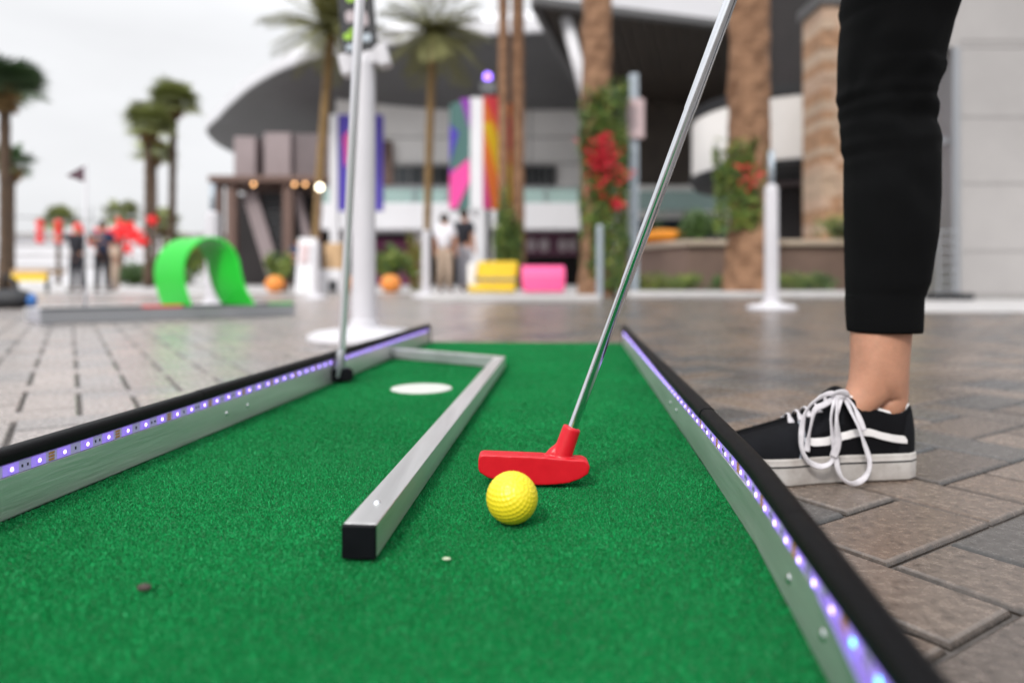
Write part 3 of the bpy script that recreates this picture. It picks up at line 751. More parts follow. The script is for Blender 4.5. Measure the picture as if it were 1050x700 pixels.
# ------------------------------------------------------------------ paving: herringbone of bevelled blocks
def paving():
    ea = Vector((.8426,.5385)).normalized(); eb = Vector((-ea.y, ea.x)); O = Vector((.3379,.6211)); u = .1003; g = .0056
    V = []; Fq = []; C = []
    pal = [(.20,.148,.115),(.165,.127,.104),(.225,.172,.138),(.120,.112,.106),(.080,.081,.085),(.185,.146,.120),(.145,.118,.102)]
    xr, y0, y1 = 13.5, -.6, 12.8
    rr = random.Random(3)
    N_ = 200
    for i in range(-N_, N_):
        for j in range(-N_, N_):
            r = (i+j) % 4
            if r == 0: w, h = 2, 1
            elif r == 2: w, h = 1, 2
            else: continue
            c = O+ea*u*(i+w/2)+eb*u*(j+h/2)
            if not (y0 < c.y < y1): continue
            if abs(c.x) > 1.2+.80*max(c.y,0)+.6: continue
            near = c.y < 3.2
            tz = rr.uniform(-.0006,.0006); tx, ty = rr.uniform(-.006,.006), rr.uniform(-.006,.006)
            bv = .0046; hx, hy = u*w/2-g/2, u*h/2-g/2
            # weathered corners: jitter
            b0 = len(V)
            def add(x, y, z): q = c+ea*x+eb*y; V.append((q.x, q.y, z+tz+(tx*x+ty*y)*1.0))
            for (sx, sy) in ((-1,-1),(1,-1),(1,1),(-1,1)): add(sx*hx, sy*hy, -.018)
            for (sx, sy) in ((-1,-1),(1,-1),(1,1),(-1,1)): add(sx*hx, sy*hy, -.0044)
            for (sx, sy) in ((-1,-1),(1,-1),(1,1),(-1,1)): add(sx*(hx-bv*.4), sy*(hy-bv*.4), -.0016)
            for (sx, sy) in ((-1,-1),(1,-1),(1,1),(-1,1)): add(sx*(hx-bv), sy*(hy-bv), 0)
            for L in range(3):
                for k in range(4): Fq.append((b0+L*4+k, b0+L*4+(k+1)%4, b0+L*4+4+(k+1)%4, b0+L*4+4+k))
            Fq.append((b0+12,b0+13,b0+14,b0+15))
            zone = noise.noise(Vector((c.x*.9, c.y*.9, 0)))
            k = rr.choice(pal); f = rr.uniform(.88,1.12)
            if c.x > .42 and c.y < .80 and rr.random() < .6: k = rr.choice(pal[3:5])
            if c.x < -.2: k = tuple(a*.4+b_*.6 for a, b_ in zip(k, (.30,.275,.265))); f = rr.uniform(.9,1.1)*1.15
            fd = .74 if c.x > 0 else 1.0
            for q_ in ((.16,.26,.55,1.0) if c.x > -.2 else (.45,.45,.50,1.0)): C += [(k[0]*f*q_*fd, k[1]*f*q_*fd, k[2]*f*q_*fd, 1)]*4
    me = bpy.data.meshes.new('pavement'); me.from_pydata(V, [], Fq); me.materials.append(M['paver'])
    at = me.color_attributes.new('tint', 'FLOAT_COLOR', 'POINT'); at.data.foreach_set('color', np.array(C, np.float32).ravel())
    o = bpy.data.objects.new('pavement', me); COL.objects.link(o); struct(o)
paving()
b = MB(); b.add([(-400,-60,-.0062),(400,-60,-.0062),(400,500,-.0062),(-400,500,-.0062)], [(0,1,2,3)], 'joint'); struct(b.build('ground'))
b = MB(); b.add([(-60,12.7,-.002),(60,12.7,-.002),(60,120,-.002),(-60,120,-.002)], [(0,1,2,3)], 'concrete'); struct(b.build('plaza_floor'))
# pale concrete kerbs and apron
b = MB(); b.box((XP(437,8.4),8.0,.0), (XP(612,8.4),8.5,.075), 'concrete'); struct(b.build('kerb', bevel=.015))
b = MB(); b.box((XP(640,10.0),9.6,.0), (14,11.0,.085), 'concrete'); struct(b.build('kerb', bevel=.02))
b = MB(); b.add([(XP(830,6.2),5.4,.004),(12,5.4,.004),(12,9.0,.004),(XP(905,9),9.0,.004)], [(0,1,2,3)], 'concrete'); struct(b.build('path'))

# ------------------------------------------------------------------ white post stands
def stand(px, D, ztop, r, label, tube=None, rb=.20, rod=None):
    x = XP(px, D); t = thing('post_stand', label, 'post', (x,D,0), 'white posts on round bases')
    b = MB(); b.lathe([(0,.002),(rb,.002),(rb+.005,.012),(rb,.030),(rb*.85,.045),(rb*.45,.056),(r*1.25,.064),(r*1.2,.085),(r,.09)], 'white', (x,D,0), 40); child(b, 'base', t, auto=True)
    b = MB(); b.lathe([(r,.085),(r*.98,.5),(r*.95,ztop-.05),(r*.85,ztop-.02),(r*.45,ztop),(0,ztop)], 'white', (x,D,0), 32); child(b, 'tube', t, auto=True)
    if rod: b = MB(); b.tube([(x,D,ztop-.01),(x,D,rod)], r*.42, 'post', 14); child(b, 'rod', t, smooth=True)
    return t
p1 = stand(373, 2.87, 1.19, .049, 'thick white post behind the left rail, with a black sign on top', rb=.225)
x = XP(374,2.87); Tt = Matrix.Translation((x,2.87,ZY(64,2.87))) @ Matrix.Rotation(R(-14),4,'Y')
b = MB(); b.box((-.100,-.035,-.040),(-.055,.035,.045),'white',Tt); b.box((-.056,-.03,-.022),(.056,.03,.022+.012),'white',Tt); b.box((.055,-.035,-.040),(.105,.035,.045),'white',Tt); child(b,'clamp',p1,bevel=.006)
b = MB(); b.box((-.088,-.008,.036),(.060,.008,.62),'black',Tt @ Matrix.Rotation(R(9),4,'Y'))
Tm = Tt @ Matrix.Rotation(R(9),4,'Y')
sgn = child(b,'sign_board',p1,bevel=.002)
b = MB()
for (u0,u1,w0,w1,k) in ((-.075,-.030,.095,.125,'lime'),(-.050,-.012,.110,.142,'lime'),(-.060,-.02,.165,.215,'pale'),(.0,.03,.145,.205,'pale'),(.0,.038,.080,.115,'post'),(-.07,-.035,.050,.078,'post'),(-.05,.03,.25,.28,'lime'),(-.06,.04,.32,.345,'pale')):
    pts = [(u0,w0+.006),(u0+.008,w0),(u1-.006,w0+.003),(u1,w0+.012),(u1-.003,w1-.004),(u1-.012,w1),(u0+.006,w1-.003),(u0-.002,w1-.012)]
    vs = [(a,-.0088,c) for a,c in pts]+[(a,-.0105,c) for a,c in pts]; n = 8
    b.add(vs, [tuple(range(8,16)), *[(i,(i+1)%n,n+(i+1)%n,n+i) for i in range(n)]], k, Tm)
child(b,'sign_mark',sgn)
stand(791, 5.84, 1.06, .058, 'white post on a wide round base between palm trunk and trouser leg', rod=1.34)
stand(437, 10.0, .98, .060, 'small white post beside the person in the white shirt')
stand(218, 6.1, .86, .062, 'white post seen through the green loop, grey rod on top', rod=1.10)
stand(324, 9.0, .75, .050, 'short white post left of the thick post, in front of the market stall', rb=.15)

# ------------------------------------------------------------------ second lane with loop and flag
A_ = Vector((-2.66,3.94)); Bv = Vector((-1.565,4.94)); dd = (Bv-A_).normalized(); pp_ = Vector((-dd.y, dd.x)); LL = (Bv-A_).length
T2 = Matrix(((dd.x, pp_.x, 0, A_.x), (dd.y, pp_.y, 0, A_.y), (0,0,1,0), (0,0,0,1)))
lane2 = thing('mini_golf_lane', 'low grey lane platform carrying the green loop, its turf out of sight', 'putting lane', (A_.x,A_.y,0))
b = MB(); b.box((0,.02,.002),(LL,.58,.075),'greyc',T2); child(b,'base_board',lane2)
b = MB(); b.box((-.02,0,.002),(LL*.36,.02,.082),'hosel',T2); b.box((LL*.3602,.001,.002),(LL+.02,.02,.082),'hosel',T2); b.box((-.02,.58,.002),(LL+.02,.60,.082),'alu',T2); child(b,'rail',lane2,bevel=.002)
b = MB(); b.box((-.02,-.003,.0825),(LL*.34,.024,.094),'black',T2); b.box((LL*.34+.001,-.003,.0825),(LL*.50,.024,.097),'redl',T2); b.box((LL*.501,-.003,.0825),(LL*.88,.024,.094),'black',T2); b.box((LL*.881,-.003,.0825),(LL,.024,.096),'loop',T2); child(b,'rubber_cap',lane2)
# loop
DLp = 4.42
fr = [(197,313),(192,298),(189,282),(191,266),(199,253),(212,245),(225,246),(236,253),(243,266),(246,281),(251,297),(260,313)]
lp = MB(); fw = [W(x,y,DLp) for x,y in fr]; n = len(fw)
base = .084
fw = [Vector((p.x,p.y,max(p.z,base))) for p in fw]
P_ = []
for i in range(n-1):
    for j in range(4):
        t = j/4; p0=fw[max(i-1,0)];p1_=fw[i];p2=fw[i+1];p3=fw[min(i+2,n-1)]
        P_.append(.5*((2*p1_)+(-p0+p2)*t+(2*p0-5*p1_+4*p2-p3)*t*t+(-p0+3*p1_-3*p2+p3)*t**3))
P_.append(fw[-1])
ext = Vector((-.31,.25,0)); cc = Vector((XP(222,DLp),DLp,.2)); vs = []
for i, p in enumerate(P_):
    tg = (P_[min(i+1,len(P_)-1)]-P_[max(i-1,0)]).normalized(); nn = Vector((-tg.z,0,tg.x)).normalized()
    nn = nn if nn.dot(p-cc) > 0 else -nn; q = p+nn*.012
    vs += [p, q, q+ext, p+ext]
    if i == 0: pass
m_ = len(P_); fs = [(i*4+j, i*4+(j+1)%4, (i+1)*4+(j+1)%4, (i+1)*4+j) for i in range(m_-1) for j in range(4)]+[(3,2,1,0), tuple((m_-1)*4+j for j in range(4))]
lp.add(vs, fs, 'loop')
lo_ = tag(lp.build('loop_obstacle', auto=True), 'bright green plastic loop arching over the low grey lane', 'golf obstacle')
b = MB(); c = W(88,312,4.3); fl = thing('flag_pole', 'thin pale pole with a small dark maroon pennant left of the green loop', 'flag', (c.x,c.y,.084))
b.tube([(c.x,c.y,.078),(c.x,c.y,ZY(168,4.3))], .0085, 'white', 10); child(b,'pole',fl,smooth=True)
b = MB(); z1, z2 = ZY(170,4.3), ZY(187,4.3); xf = XP(68,4.3)
b.add([(c.x-.009,c.y-.002,z1),(c.x-.009,c.y-.002,z2),(xf,c.y-.002,(z1*.4+z2*.6)),(c.x-.009,c.y+.002,z1),(c.x-.009,c.y+.002,z2),(xf,c.y+.002,(z1*.4+z2*.6))], [(0,1,2),(5,4,3),(0,2,5,3),(1,4,5,2)], 'maroon'); child(b,'pennant',fl)

# ------------------------------------------------------------------ people behind
def person(px, D, h, shirt, trou, label, arms='down', turn=0, hairk='hair', group=None, lean=0):
    x = XP(px, D); t = thing('person', label, 'person', (x,D,0), group); k = h/1.72
    def q(a, b_, z): 
        ca, sa = math.cos(turn), math.sin(turn); return (x+(a*ca-b_*sa)*k, D+(a*sa+b_*ca)*k, z*k)
    n = {'p': (q(0,0,.95),.13*k)}; e = []
    def ch(l, s):
        for nm, p, r in l: n[nm] = (p, r*k); e.append((s, nm)); s = nm
    ch([('w',q(0,0,1.1),.12),('c',q(0,0,1.32),.14),('n',q(0,0,1.48),.055),('h',q(0,-.01,1.58),.085),('h2',q(0,0,1.68),.07)],'p')
    AR = []
    for s in (-1,1):
        ch([('t%d'%s,q(.09*s,0,.85),.085),('k%d'%s,q(.10*s,-.02,.5),.055),('a%d'%s,q(.11*s,.02,.09),.038),('o%d'%s,q(.12*s,-.14,.04),.032)],'p')
        if arms == 'down': pts = [q(.24*s,0,1.15),q(.25*s,-.05,.88),q(.25*s,-.07,.79)]
        elif arms == 'out': pts = [q(.42*s,-.05,1.36),q(.62*s,-.05,1.38),q(.70*s,-.05,1.37)]
        else: pts = [q(.24*s,-.05,1.16),q(.12*s,-.26,1.15),q(.07*s,-.32,1.18)]
        ch([('s%d'%s,q(.18*s,0,1.42),.058),('e%d'%s,pts[0],.042),('r%d'%s,pts[1],.03),('g%d'%s,pts[2],.036)],'c'); AR.append((s,q(.18*s,0,1.42),pts[0]))
    skin_obj('body', n, e, 'skin', t, 1)
    n2 = {'a': (q(0,0,.93),.17*k), 'b': (q(0,0,1.1),.175*k), 'c': (q(0,0,1.33),.195*k), 'd': (q(0,0,1.44),.115*k)}; e2 = [('a','b'),('b','c'),('c','d')]
    for s, a, b_ in AR: n2['s%d'%s] = (a,.095*k); n2['e%d'%s] = (tuple(Vector(a).lerp(Vector(b_),.8)),.075*k); e2 += [('c','s%d'%s),('s%d'%s,'e%d'%s)]
    skin_obj('shirt', n2, e2, shirt, t, 1)
    b = MB(); b.ball(q(0,0,.93), .15*k, trou, 10, (1.05,.85,.7))
    for s in (-1,1): b.tube([q(.08*s,0,.92),q(.09*s,0,.82),q(.10*s,-.02,.5),q(.11*s,.02,.11)], [.11*k,.10*k,.075*k,.062*k], trou, 14)
    child(b, 'trousers', t, smooth=True)
    b = MB(); b.ball(q(0,.025,1.655), .105*k, hairk, 10); child(b, 'hair', t, smooth=True)
    b = MB()
    for s in (-1,1): b.ball(q(.115*s,-.09,.045), .07*k, 'black', 8, (.75,2.0,.6))
    child(b, 'shoes', t, smooth=True)
    return t
person(456, 14.6, 1.62, 'shirt', 'tan', 'person in a white top and khaki trousers beside the small white post', turn=2.8, arms='down')
person(476.5, 15.2, 1.78, 'bcloth', 'greyc', 'person in a black T-shirt and grey trousers near the yellow bench', turn=2.4, arms='down')
person(79, 14.5, 1.42, 'bcloth', 'bcloth', 'performer in black with bare arms stretched out sideways behind the flag pole', arms='out', hairk='redl')
person(105, 15.0, 1.50, 'navy', 'bcloth', 'person in navy and black right of the flag pole, below the red garlands', arms='front', turn=.6)
person(118, 16.0, 1.15, 'tan', 'tan', 'small person in beige clothing standing left of the twin palms', arms='front', turn=-.5)
person(306, 14.0, 1.10, 'navy', 'bcloth', 'low dark figure in blue by the pumpkin at the stall', arms='front', turn=.4)

# ------------------------------------------------------------------ buildings
def ring_slab(b, pts, z0, z1, key_s, key_u):
    n = len(pts); vs = [(p[0],p[1],z0) for p in pts]+[(p[0],p[1],z1) for p in pts]
    b.add(vs, [tuple(range(n-1,-1,-1))], key_u); b.add(vs, [tuple(range(n,2*n))]+[(i,(i+1)%n,n+(i+1)%n,n+i) for i in range(n)], key_s)
arena = thing('arena_building', 'large white arena with a sweeping grey oval roof behind the palms', 'building', (0,40,0))
H = 10.1
rimp = [(590,27.6),(530,27.8),(470,28.2),(400,29.1),(350,30.1),(300,31.9),(262,35.0),(238,38.8),(225,42),(213,47)]
rim = [Vector((XP(px,D)*1.0, D)) for px, D in rimp]
rim = [Vector((16,29.5)), Vector((9,28.2))]+rim+[Vector((-21.5,55)), Vector((-18,66)), Vector((0,72)), Vector((16,72))]
sm = []
n = len(rim)
for i in range(n):
    p0,p1_,p2,p3 = rim[i-1],rim[i],rim[(i+1)%n],rim[(i+2)%n]
    for j in range(5):
        t = j/5; sm.append(.5*((2*p1_)+(-p0+p2)*t+(2*p0-5*p1_+4*p2-p3)*t*t+(-p0+3*p1_-3*p2+p3)*t**3) if 2 <= i < n-4 else p1_.lerp(p2,t))
sm = sm[::-1]
area = sum(sm[i-1].x*sm[i].y-sm[i].x*sm[i-1].y for i in range(len(sm)))
if area < 0: sm = sm[::-1]
cen = Vector((0,50)); b = MB(); n = len(sm)
prof = [(1.0,H,'soffit'),(1.004,H+.10,'fascia'),(1.006,H+.55,'fascia'),(.985,H+.85,'fascia'),(.85,H+2.2,'fascia'),(.4,H+3.4,'fascia')]
vs = []
prof2 = [(.42,8.7),(.72,8.85),(.97,H-.25)]+[(a,z) for a,z,k in prof]
for sc, z in prof2:
    for p in sm: q = cen+(p-cen)*sc; vs.append((q.x,q.y,z))
fu = []; fw_ = []
for r in range(len(prof2)-1):
    (fu if r < 3 else fw_).extend([(r*n+i, r*n+(i+1)%n, (r+1)*n+(i+1)%n, (r+1)*n+i) for i in range(n)])
b.add(vs, fu, 'soffit'); b.add(vs, fw_+[tuple(range((len(prof2)-1)*n, len(prof2)*n))], 'fascia')
child(b, 'roof', arena)
b = MB(); xl = XP(345,35); xr = 14
b.box((xl,35,.0),(xr,36,3.2),'dark'); b.box((xl,34.9,3.0),(xr,36,H-.3),'facade'); child(b,'wall',arena)
b = MB()
for px in (470,): pass
for zz in (6.1, 7.4): b.box((xl,34.87,zz),(xr,34.9,zz+.05),'seam')
for xx in np.arange(xl+2, xr, 2.6): b.box((xx,34.875,5.0),(xx+.05,34.9,H-.2),'seam')
child(b,'wall_seam',arena)
for (a,c_x) in ((393,462),(536,569)):
    b = MB(); b.box((XP(a,34.8),34.7,ZY(190,34.8)),(XP(c_x,34.8),34.86,ZY(171,34.8)),'glass')
    w = child(b,'window',arena)
    b = MB()
    for xx in np.linspace(XP(a,34.8), XP(c_x,34.8), 6): b.box((xx-.04,34.62,ZY(190,34.8)),(xx+.04,34.7,ZY(171,34.8)),'soffit')
    for zz in (190,171): b.box((XP(a,34.8)-.04,34.61,ZY(zz,34.8)-.05),(XP(c_x,34.8)+.04,34.71,ZY(zz,34.8)+.05),'soffit')
    child(b,'frame',w)
b = MB(); b.box((XP(392,34.7),34.55,ZY(190,34.7)),(XP(403,34.7),34.61,ZY(145,34.7)),'brownp'); child(b,'shutter',arena)
b = MB(); b.box((XP(330,32),31.6,ZY(236,32)),(13,34.85,ZY(209,32)),'fascia'); child(b,'balcony',arena,bevel=.05)
b = MB(); b.box((XP(330,32),31.7,ZY(209,32)+.01),(13,31.78,ZY(194,32)),'teal'); 
b2 = b; bal = child(b,'balcony_glass',arena)
b = MB(); b.box((XP(330,32),31.65,ZY(194,32)+.005),(13,31.83,ZY(193,32)+.03),'hosel')
for xx in np.arange(-9, 13, 1.5): b.box((xx,31.60,ZY(209,32)+.01),(xx+.06,31.69,ZY(194,32)),'hosel')
child(b,'handrail',bal)
# storefronts
b = MB(); b.box((XP(384,34),33.9,0),(XP(420,34),34,ZY(245,34)),'magenta'); child(b,'shop_panel',arena)
b = MB(); b.box((XP(537,33),32.8,ZY(262,33)),(XP(602,33),33,ZY(238,33)),'signp'); sb_ = child(b,'shop_sign',arena)
b = MB()
for px, w_ in ((545,5),(558,6),(577,5),(587,5)):
    c = W(px,251,32.75); b.ball((c.x,32.79,c.z), .27, 'pale', 8, (w_/6,.1,1.2))
child(b,'sign_mark',sb_,smooth=True)
b = MB()
for px in (352,430,505,535,605): b.box((XP(px,34)-.15,33.6,0),(XP(px,34)+.15,33.85,2.45),'facade')
child(b,'column',arena)
b = MB(); b.box((XP(488,31),31,0),(XP(499,31),31.2,ZY(226,31)),'fascia'); child(b,'pilaster',arena)
# mauve block with stair under the roof's tip
gate = thing('stair_pavilion', 'mauve block on brown posts above a steep dark stair, left of the arena', 'building', (XP(280,33),33,0))
Dg = 33
for (a, c1, y0, y1, k, dy) in ((240,262,140,186,'mauvel',0),(262,271,138,186,'mauve',.8),(271,298,136,186,'mauvel',0),(298,346,136,186,'mauve',.3)):
    b = MB(); b.box((XP(a,Dg),Dg+dy,ZY(y1,Dg)),(XP(c1,Dg)-.01,Dg+5,ZY(y0,Dg)),k); child(b,'upper_wall',gate)
b = MB(); b.box((XP(227,Dg),Dg-1.5,ZY(191,Dg)),(XP(346,Dg),Dg+5,ZY(184,Dg)-.02),'brownp'); child(b,'canopy',gate,bevel=.05)
for px in (232,247,303):
    b = MB(); b.box((XP(px,Dg)-.22,Dg-1.2,0),(XP(px,Dg)+.22,Dg-.8,ZY(191,Dg)-.01),'brownp'); child(b,'post',gate)
b = MB(); b.box((XP(226,Dg+2),Dg+3,0),(XP(340,Dg+2),Dg+3.2,ZY(192,Dg)),'dark'); child(b,'back_wall',gate)
for (x0,x1,x2,x3) in ((248,262,278,292),(300,306,322,330)):
    b = MB(); v_ = [W(x0,200,Dg-.6),W(x1,196,Dg-.6),W(x3,292,Dg-.6),W(x2,296,Dg-.6)]
    vs = [tuple(p) for p in v_]+[(p.x,p.y+.5,p.z) for p in v_]
    b.add(vs,[(0,3,2,1),(4,5,6,7),(0,1,5,4),(1,2,6,5),(2,3,7,6),(3,0,4,7)],'mauvel'); child(b,'stair_side',gate)
b = MB()
for i in range(18):
    f = i/18; c = W(262+f*30, 198+f*96, Dg-.1); b.box((c.x,Dg-.3,c.z-.2),(c.x+1.9,Dg+.4,c.z),'black')
child(b,'stair',gate)
for i, px in enumerate((260,302,313,329)):
    b = MB(); c = W(px, 189 if i < 3 else 192, Dg-1.7); 
    if i < 3: b.ball(c,.07,'bulbs',8); child(b,'bulb',gate,smooth=True)
lamp = thing('street_lamp', 'glowing warm white globe lamp in front of the leaning palm trunk', 'lamp', (XP(328,20),20,0))
b = MB(); c = W(328,192,20); b.ball(c,.09,'bulb',10); child(b,'globe',lamp,smooth=True)
b = MB(); b.tube([(c.x,20,0),(c.x,20,c.z-.12)],.04,'brownp',10); child(b,'pole',lamp)
lamp = thing('street_lamp', 'violet glowing lamp on a grey pole above the rainbow banner', 'lamp', (XP(500,24),24,0))
b = MB(); c = W(500,79,24); b.ball(c,.14,'bulbv',10); child(b,'globe',lamp,smooth=True)
b = MB(); b.tube([(c.x,24,0),(c.x,24,c.z-.12)],.07,'hosel',10); b.box((c.x-.25,23.9,c.z-.5),(c.x+.25,24.1,c.z-.2),'hosel'); child(b,'pole',lamp)
# right building
hall = thing('hall_building', 'hall with white roof edge, dark soffit and round white balcony behind the palms', 'building', (5,22,0))
HR = 8.0
e0 = Vector((XP(545,19.2),19.2)); e1 = Vector((XP(870,22.4),22.4)); e1b = e0+(e1-e0)*1.6
bk0 = Vector((XP(606,32),32)); bk1 = Vector((22,34))
b = MB(); ring_slab(b, [e0, e1b, bk1, bk0], HR, HR+.12, 'wood', 'wood'); child(b,'soffit',hall)
b = MB(); nrm = Vector(((e1-e0).y, -(e1-e0).x)).normalized()
f0, f1 = e0+nrm*.15, e1b+nrm*.15
ring_slab(b, [e0-nrm*.1, f0, f1, e1b-nrm*.1][::-1], HR+.02, HR+2.2, 'fascia', 'fascia')
ring_slab(b, [e0+nrm*.01, e0+nrm*.3, e1b+nrm*.3, e1b+nrm*.01][::-1], HR-.18, HR+.01, 'soffit', 'soffit'); child(b,'fascia',hall)
b = MB(); q0, q1 = e0+Vector((-.02,0)), bk0
ring_slab(b, [q0, q0+Vector((.25,.2)), q1+Vector((.25,0)), q1], HR-.25, HR+1.2, 'soffit','soffit'); child(b,'roof_edge',hall)
b = MB()
for i in range(46):
    f = i/46; a = e0.lerp(e1b,f)+Vector((.2,.3)); c = bk0.lerp(bk1,f); dv = (c-a).normalized(); pn = Vector((dv.y,-dv.x))*.05
    ring_slab(b, [a-pn, a+pn, c+pn, c-pn], HR-.12, HR-.004, 'wood','wood')
child(b,'soffit_rib',hall)
b = MB(); b.tube([W(580,18,19.8), W(606,118,19.8)], .17, 'fascia', 14); b.tube([W(606,118,19.8), (W(606,118,19.8).x,19.8,0)], .17, 'fascia', 14); child(b,'raking_column',hall,smooth=True)
b = MB(); b.box((XP(600,30),30,ZY(190,30)),(18,30.4,HR-.02),'wood'); b.box((XP(600,30),29.9,0),(18,30.4,ZY(190,30)-.01),'facade'); child(b,'wall',hall)
b = MB(); b.box((XP(655,29),28.9,ZY(216,29)),(XP(745,29),29,ZY(196,29)),'teal'); b.box((XP(655,29),28.88,ZY(250,29)),(XP(745,29),28.95,ZY(225,29)),'glass'); child(b,'window',hall)
cx_, cy_ = XP(822,19.5), 19.5; rr_ = 3.0
zt, zb = ZY(98,16.8), ZY(163,16.8)
b = MB(); b.lathe([(rr_-.3,zb),(rr_,zb+.02),(rr_,zt),(rr_-.15,zt+.02)], 'facade', (cx_,cy_,0), 64); b.lathe([(rr_-.15,zt),(rr_-.3,zt-.4)],'facade',(cx_,cy_,0),64)
rb_ = child(b,'round_balcony',hall,auto=True)
b = MB(); b.lathe([(0,zb-.5),(rr_-.5,zb-.42),(rr_-.1,zb-.32),(rr_+.06,zb-.12),(rr_+.06,zb-.01),(rr_-.3,zb-.005)], 'black', (cx_,cy_,0), 64); b.lathe([(0,zb-.51),(rr_-.7,zb-.44)],'mauve',(cx_,cy_,0),64); child(b,'underside_rim',rb_,auto=True)
b = MB(); b.lathe([(rr_-.05,zt+.04),(rr_+.05,zt+.06),(rr_+.05,zt+.30),(rr_-.08,zt+.32)], 'black', (cx_,cy_,0), 64); child(b,'top_rail',rb_,auto=True)
b = MB(); b.lathe([(1.5,0),(1.5,zb-.5)], 'dark', (cx_,cy_,0), 24); b.lathe([(1.6,zt-.4),(1.6,HR)],'dark',(cx_,cy_,0),24); child(b,'core_wall',hall)
colm = thing('stone_column', 'square tan stone column beside the black trouser leg', 'column', (XP(845,15.5),15.5,0))
b = MB(); rnd = random.Random(5); z = 0
x0, x1 = XP(823,16.5), XP(823,16.5)+1.05
ztop = 6.4
while z < ztop:
    hh = rnd.uniform(.14,.3); xx = x0
    while xx < x1-.02:
        ww = min(rnd.uniform(.2,.45), x1-xx); j = rnd.uniform(0,.05)
        b.box((xx+.004,15.5-j,z+.004),(xx+ww-.004,16.5,min(z+hh,ztop)-.004),rnd.choice(('stone','stoneb','stonec'))); xx += ww
    z += hh
child(b,'shaft',colm)
b = MB(); b.box((x0-.08,15.38,ztop),(x1+.08,16.6,ztop+.25),'soffit'); child(b,'capital',colm)
# far right grey wall with doorway
rw = thing('panelled_wall', 'light grey panelled building wall right of the black trouser leg', 'building', (8,9.2,0))
Dw = 9.1
b = MB(); b.box((XP(983,Dw),Dw,0),(14,Dw+.6,3.3),'panel'); b.box((XP(905,Dw),Dw,3.312),(14,Dw+.6,7.5),'panel'); child(b,'wall',rw)
b = MB()
for y in (42,120,188,257): b.box((XP(983,Dw)+.01,Dw-.006,ZY(y,Dw)-.012),(14,Dw+.01,ZY(y,Dw)+.012),'seam')
for xx in (XP(1120,Dw),): b.box((xx,Dw-.005,.1),(xx+.02,Dw+.01,7),'seam')
b.box((XP(983,Dw),Dw-.03,0),(14,Dw+.01,.08),'seam'); child(b,'panel_seam',rw)
b = MB(); b.box((XP(975,Dw),Dw-.04,0),(XP(983,Dw)-.004,Dw+.5,3.30),'hosel'); b.box((XP(962,Dw),Dw+.02,ZY(146,Dw)),(XP(975,Dw)-.01,Dw+.08,ZY(141,Dw)),'hosel'); child(b,'door_frame',rw)
b = MB(); b.box((XP(890,10.4),10.4,.1),(XP(990,10.4),10.6,3.9),'cream'); child(b,'recess_wall',rw)
br = thing('folding_barrier', 'small grey wire barrier on black feet between trouser leg and grey wall', 'barrier', (XP(972,8.7),8.7,0))
b = MB()
for i in range(7): 
    z = .14+i*.12; b.tube([W(962,HY,8.7)*1.0+Vector((0,0,z-CH)), W(984,HY,8.7)+Vector((0,0,z-CH))], .010, 'hosel', 6)
for px in (962,984): b.tube([(XP(px,8.7),8.7,.05),(XP(px,8.7),8.7,.92)], .014, 'hosel', 8)
child(b,'frame',br)
for px in (962,984):
    b = MB(); b.box((XP(px,8.7)-.10,8.55,.006),(XP(px,8.7)+.10,8.85,.09),'black'); child(b,'foot',br,bevel=.02)

# planter
pl = thing('planter_wall', 'low taupe planter wall with sand coloured coping behind the thick palm trunks', 'planter', (4,13,0))
pts = [Vector((XP(634,14.5),14.5)), Vector((XP(705,12.2),12.2)), Vector((9.5,12.2)), Vector((9.5,15.4)), Vector((XP(634,14.5),15.4))]
ht = ZY(252,12.2)
b = MB(); b.prism([(p.x,p.y) for p in pts], 0, ht, 'planter'); child(b,'wall',pl)
cp = [Vector((pts[0].x-.08,pts[0].y-.06)), Vector((pts[1].x-.03,pts[1].y-.10)), Vector((9.6,12.1)), Vector((9.6,15.5)), Vector((pts[4].x-.08,15.5))]
b = MB(); b.prism([(p.x,p.y) for p in cp], ht+.002, ht+.10, 'coping'); child(b,'coping',pl,bevel=.015)
def shrub(c, r, n, label, keys, name='shrub', cat='shrub', leaf=.05, sq=(1,1,1), group=None):
    t = thing(name, label, cat, (c[0],c[1],c[2]), group)
    b = MB(); 
    blobs = [(Vector((random.gauss(0,.42)*r[0], random.gauss(0,.42)*r[1], random.uniform(.15,.75)*r[2])), random.uniform(.25,.5)) for _ in range(14)]
    for k, key in enumerate(keys):
        def cc_(i):
            q, s = random.choice(blobs); d = Vector((random.gauss(0,1),random.gauss(0,1),random.gauss(0,1))).normalized()*random.uniform(.5,1)
            p = Vector(c)+q+Vector((d.x*r[0]*s, d.y*r[1]*s, d.z*r[2]*s)); p.z = max(p.z, c[2]+.01); return p
        b.leaf(cc_, n//len(keys), leaf, key)
    child(b,'foliage',t)
    b = MB()
    for _ in range(5): b.tube([c, (c[0]+random.uniform(-.5,.5)*r[0], c[1]+random.uniform(-.5,.5)*r[1], c[2]+r[2]*.7)], [.02,.006], 'trunk2', 6)
    child(b,'stem',t)
    return t
zc = ht+.1
shrub((XP(717,13.2),13.2,zc),(.42,.4,.62),1500,'leafy green bush on the planter right of the orange cushion',['leaf'])
shrub((XP(762,13.4),13.4,zc),(.4,.4,.4),800,'dark green bush on the planter behind the ivy covered trunk',['leaf'])
shrub((XP(862,12.9),12.9,zc),(.35,.35,.5),700,'sparse shrub on the planter at the foot of the stone column',['leaf','leafy'])
shrub((XP(668,17),17,.0),(.6,.5,1.7),1500,'dark shrub behind the signpost and putter shaft',['leaf'])
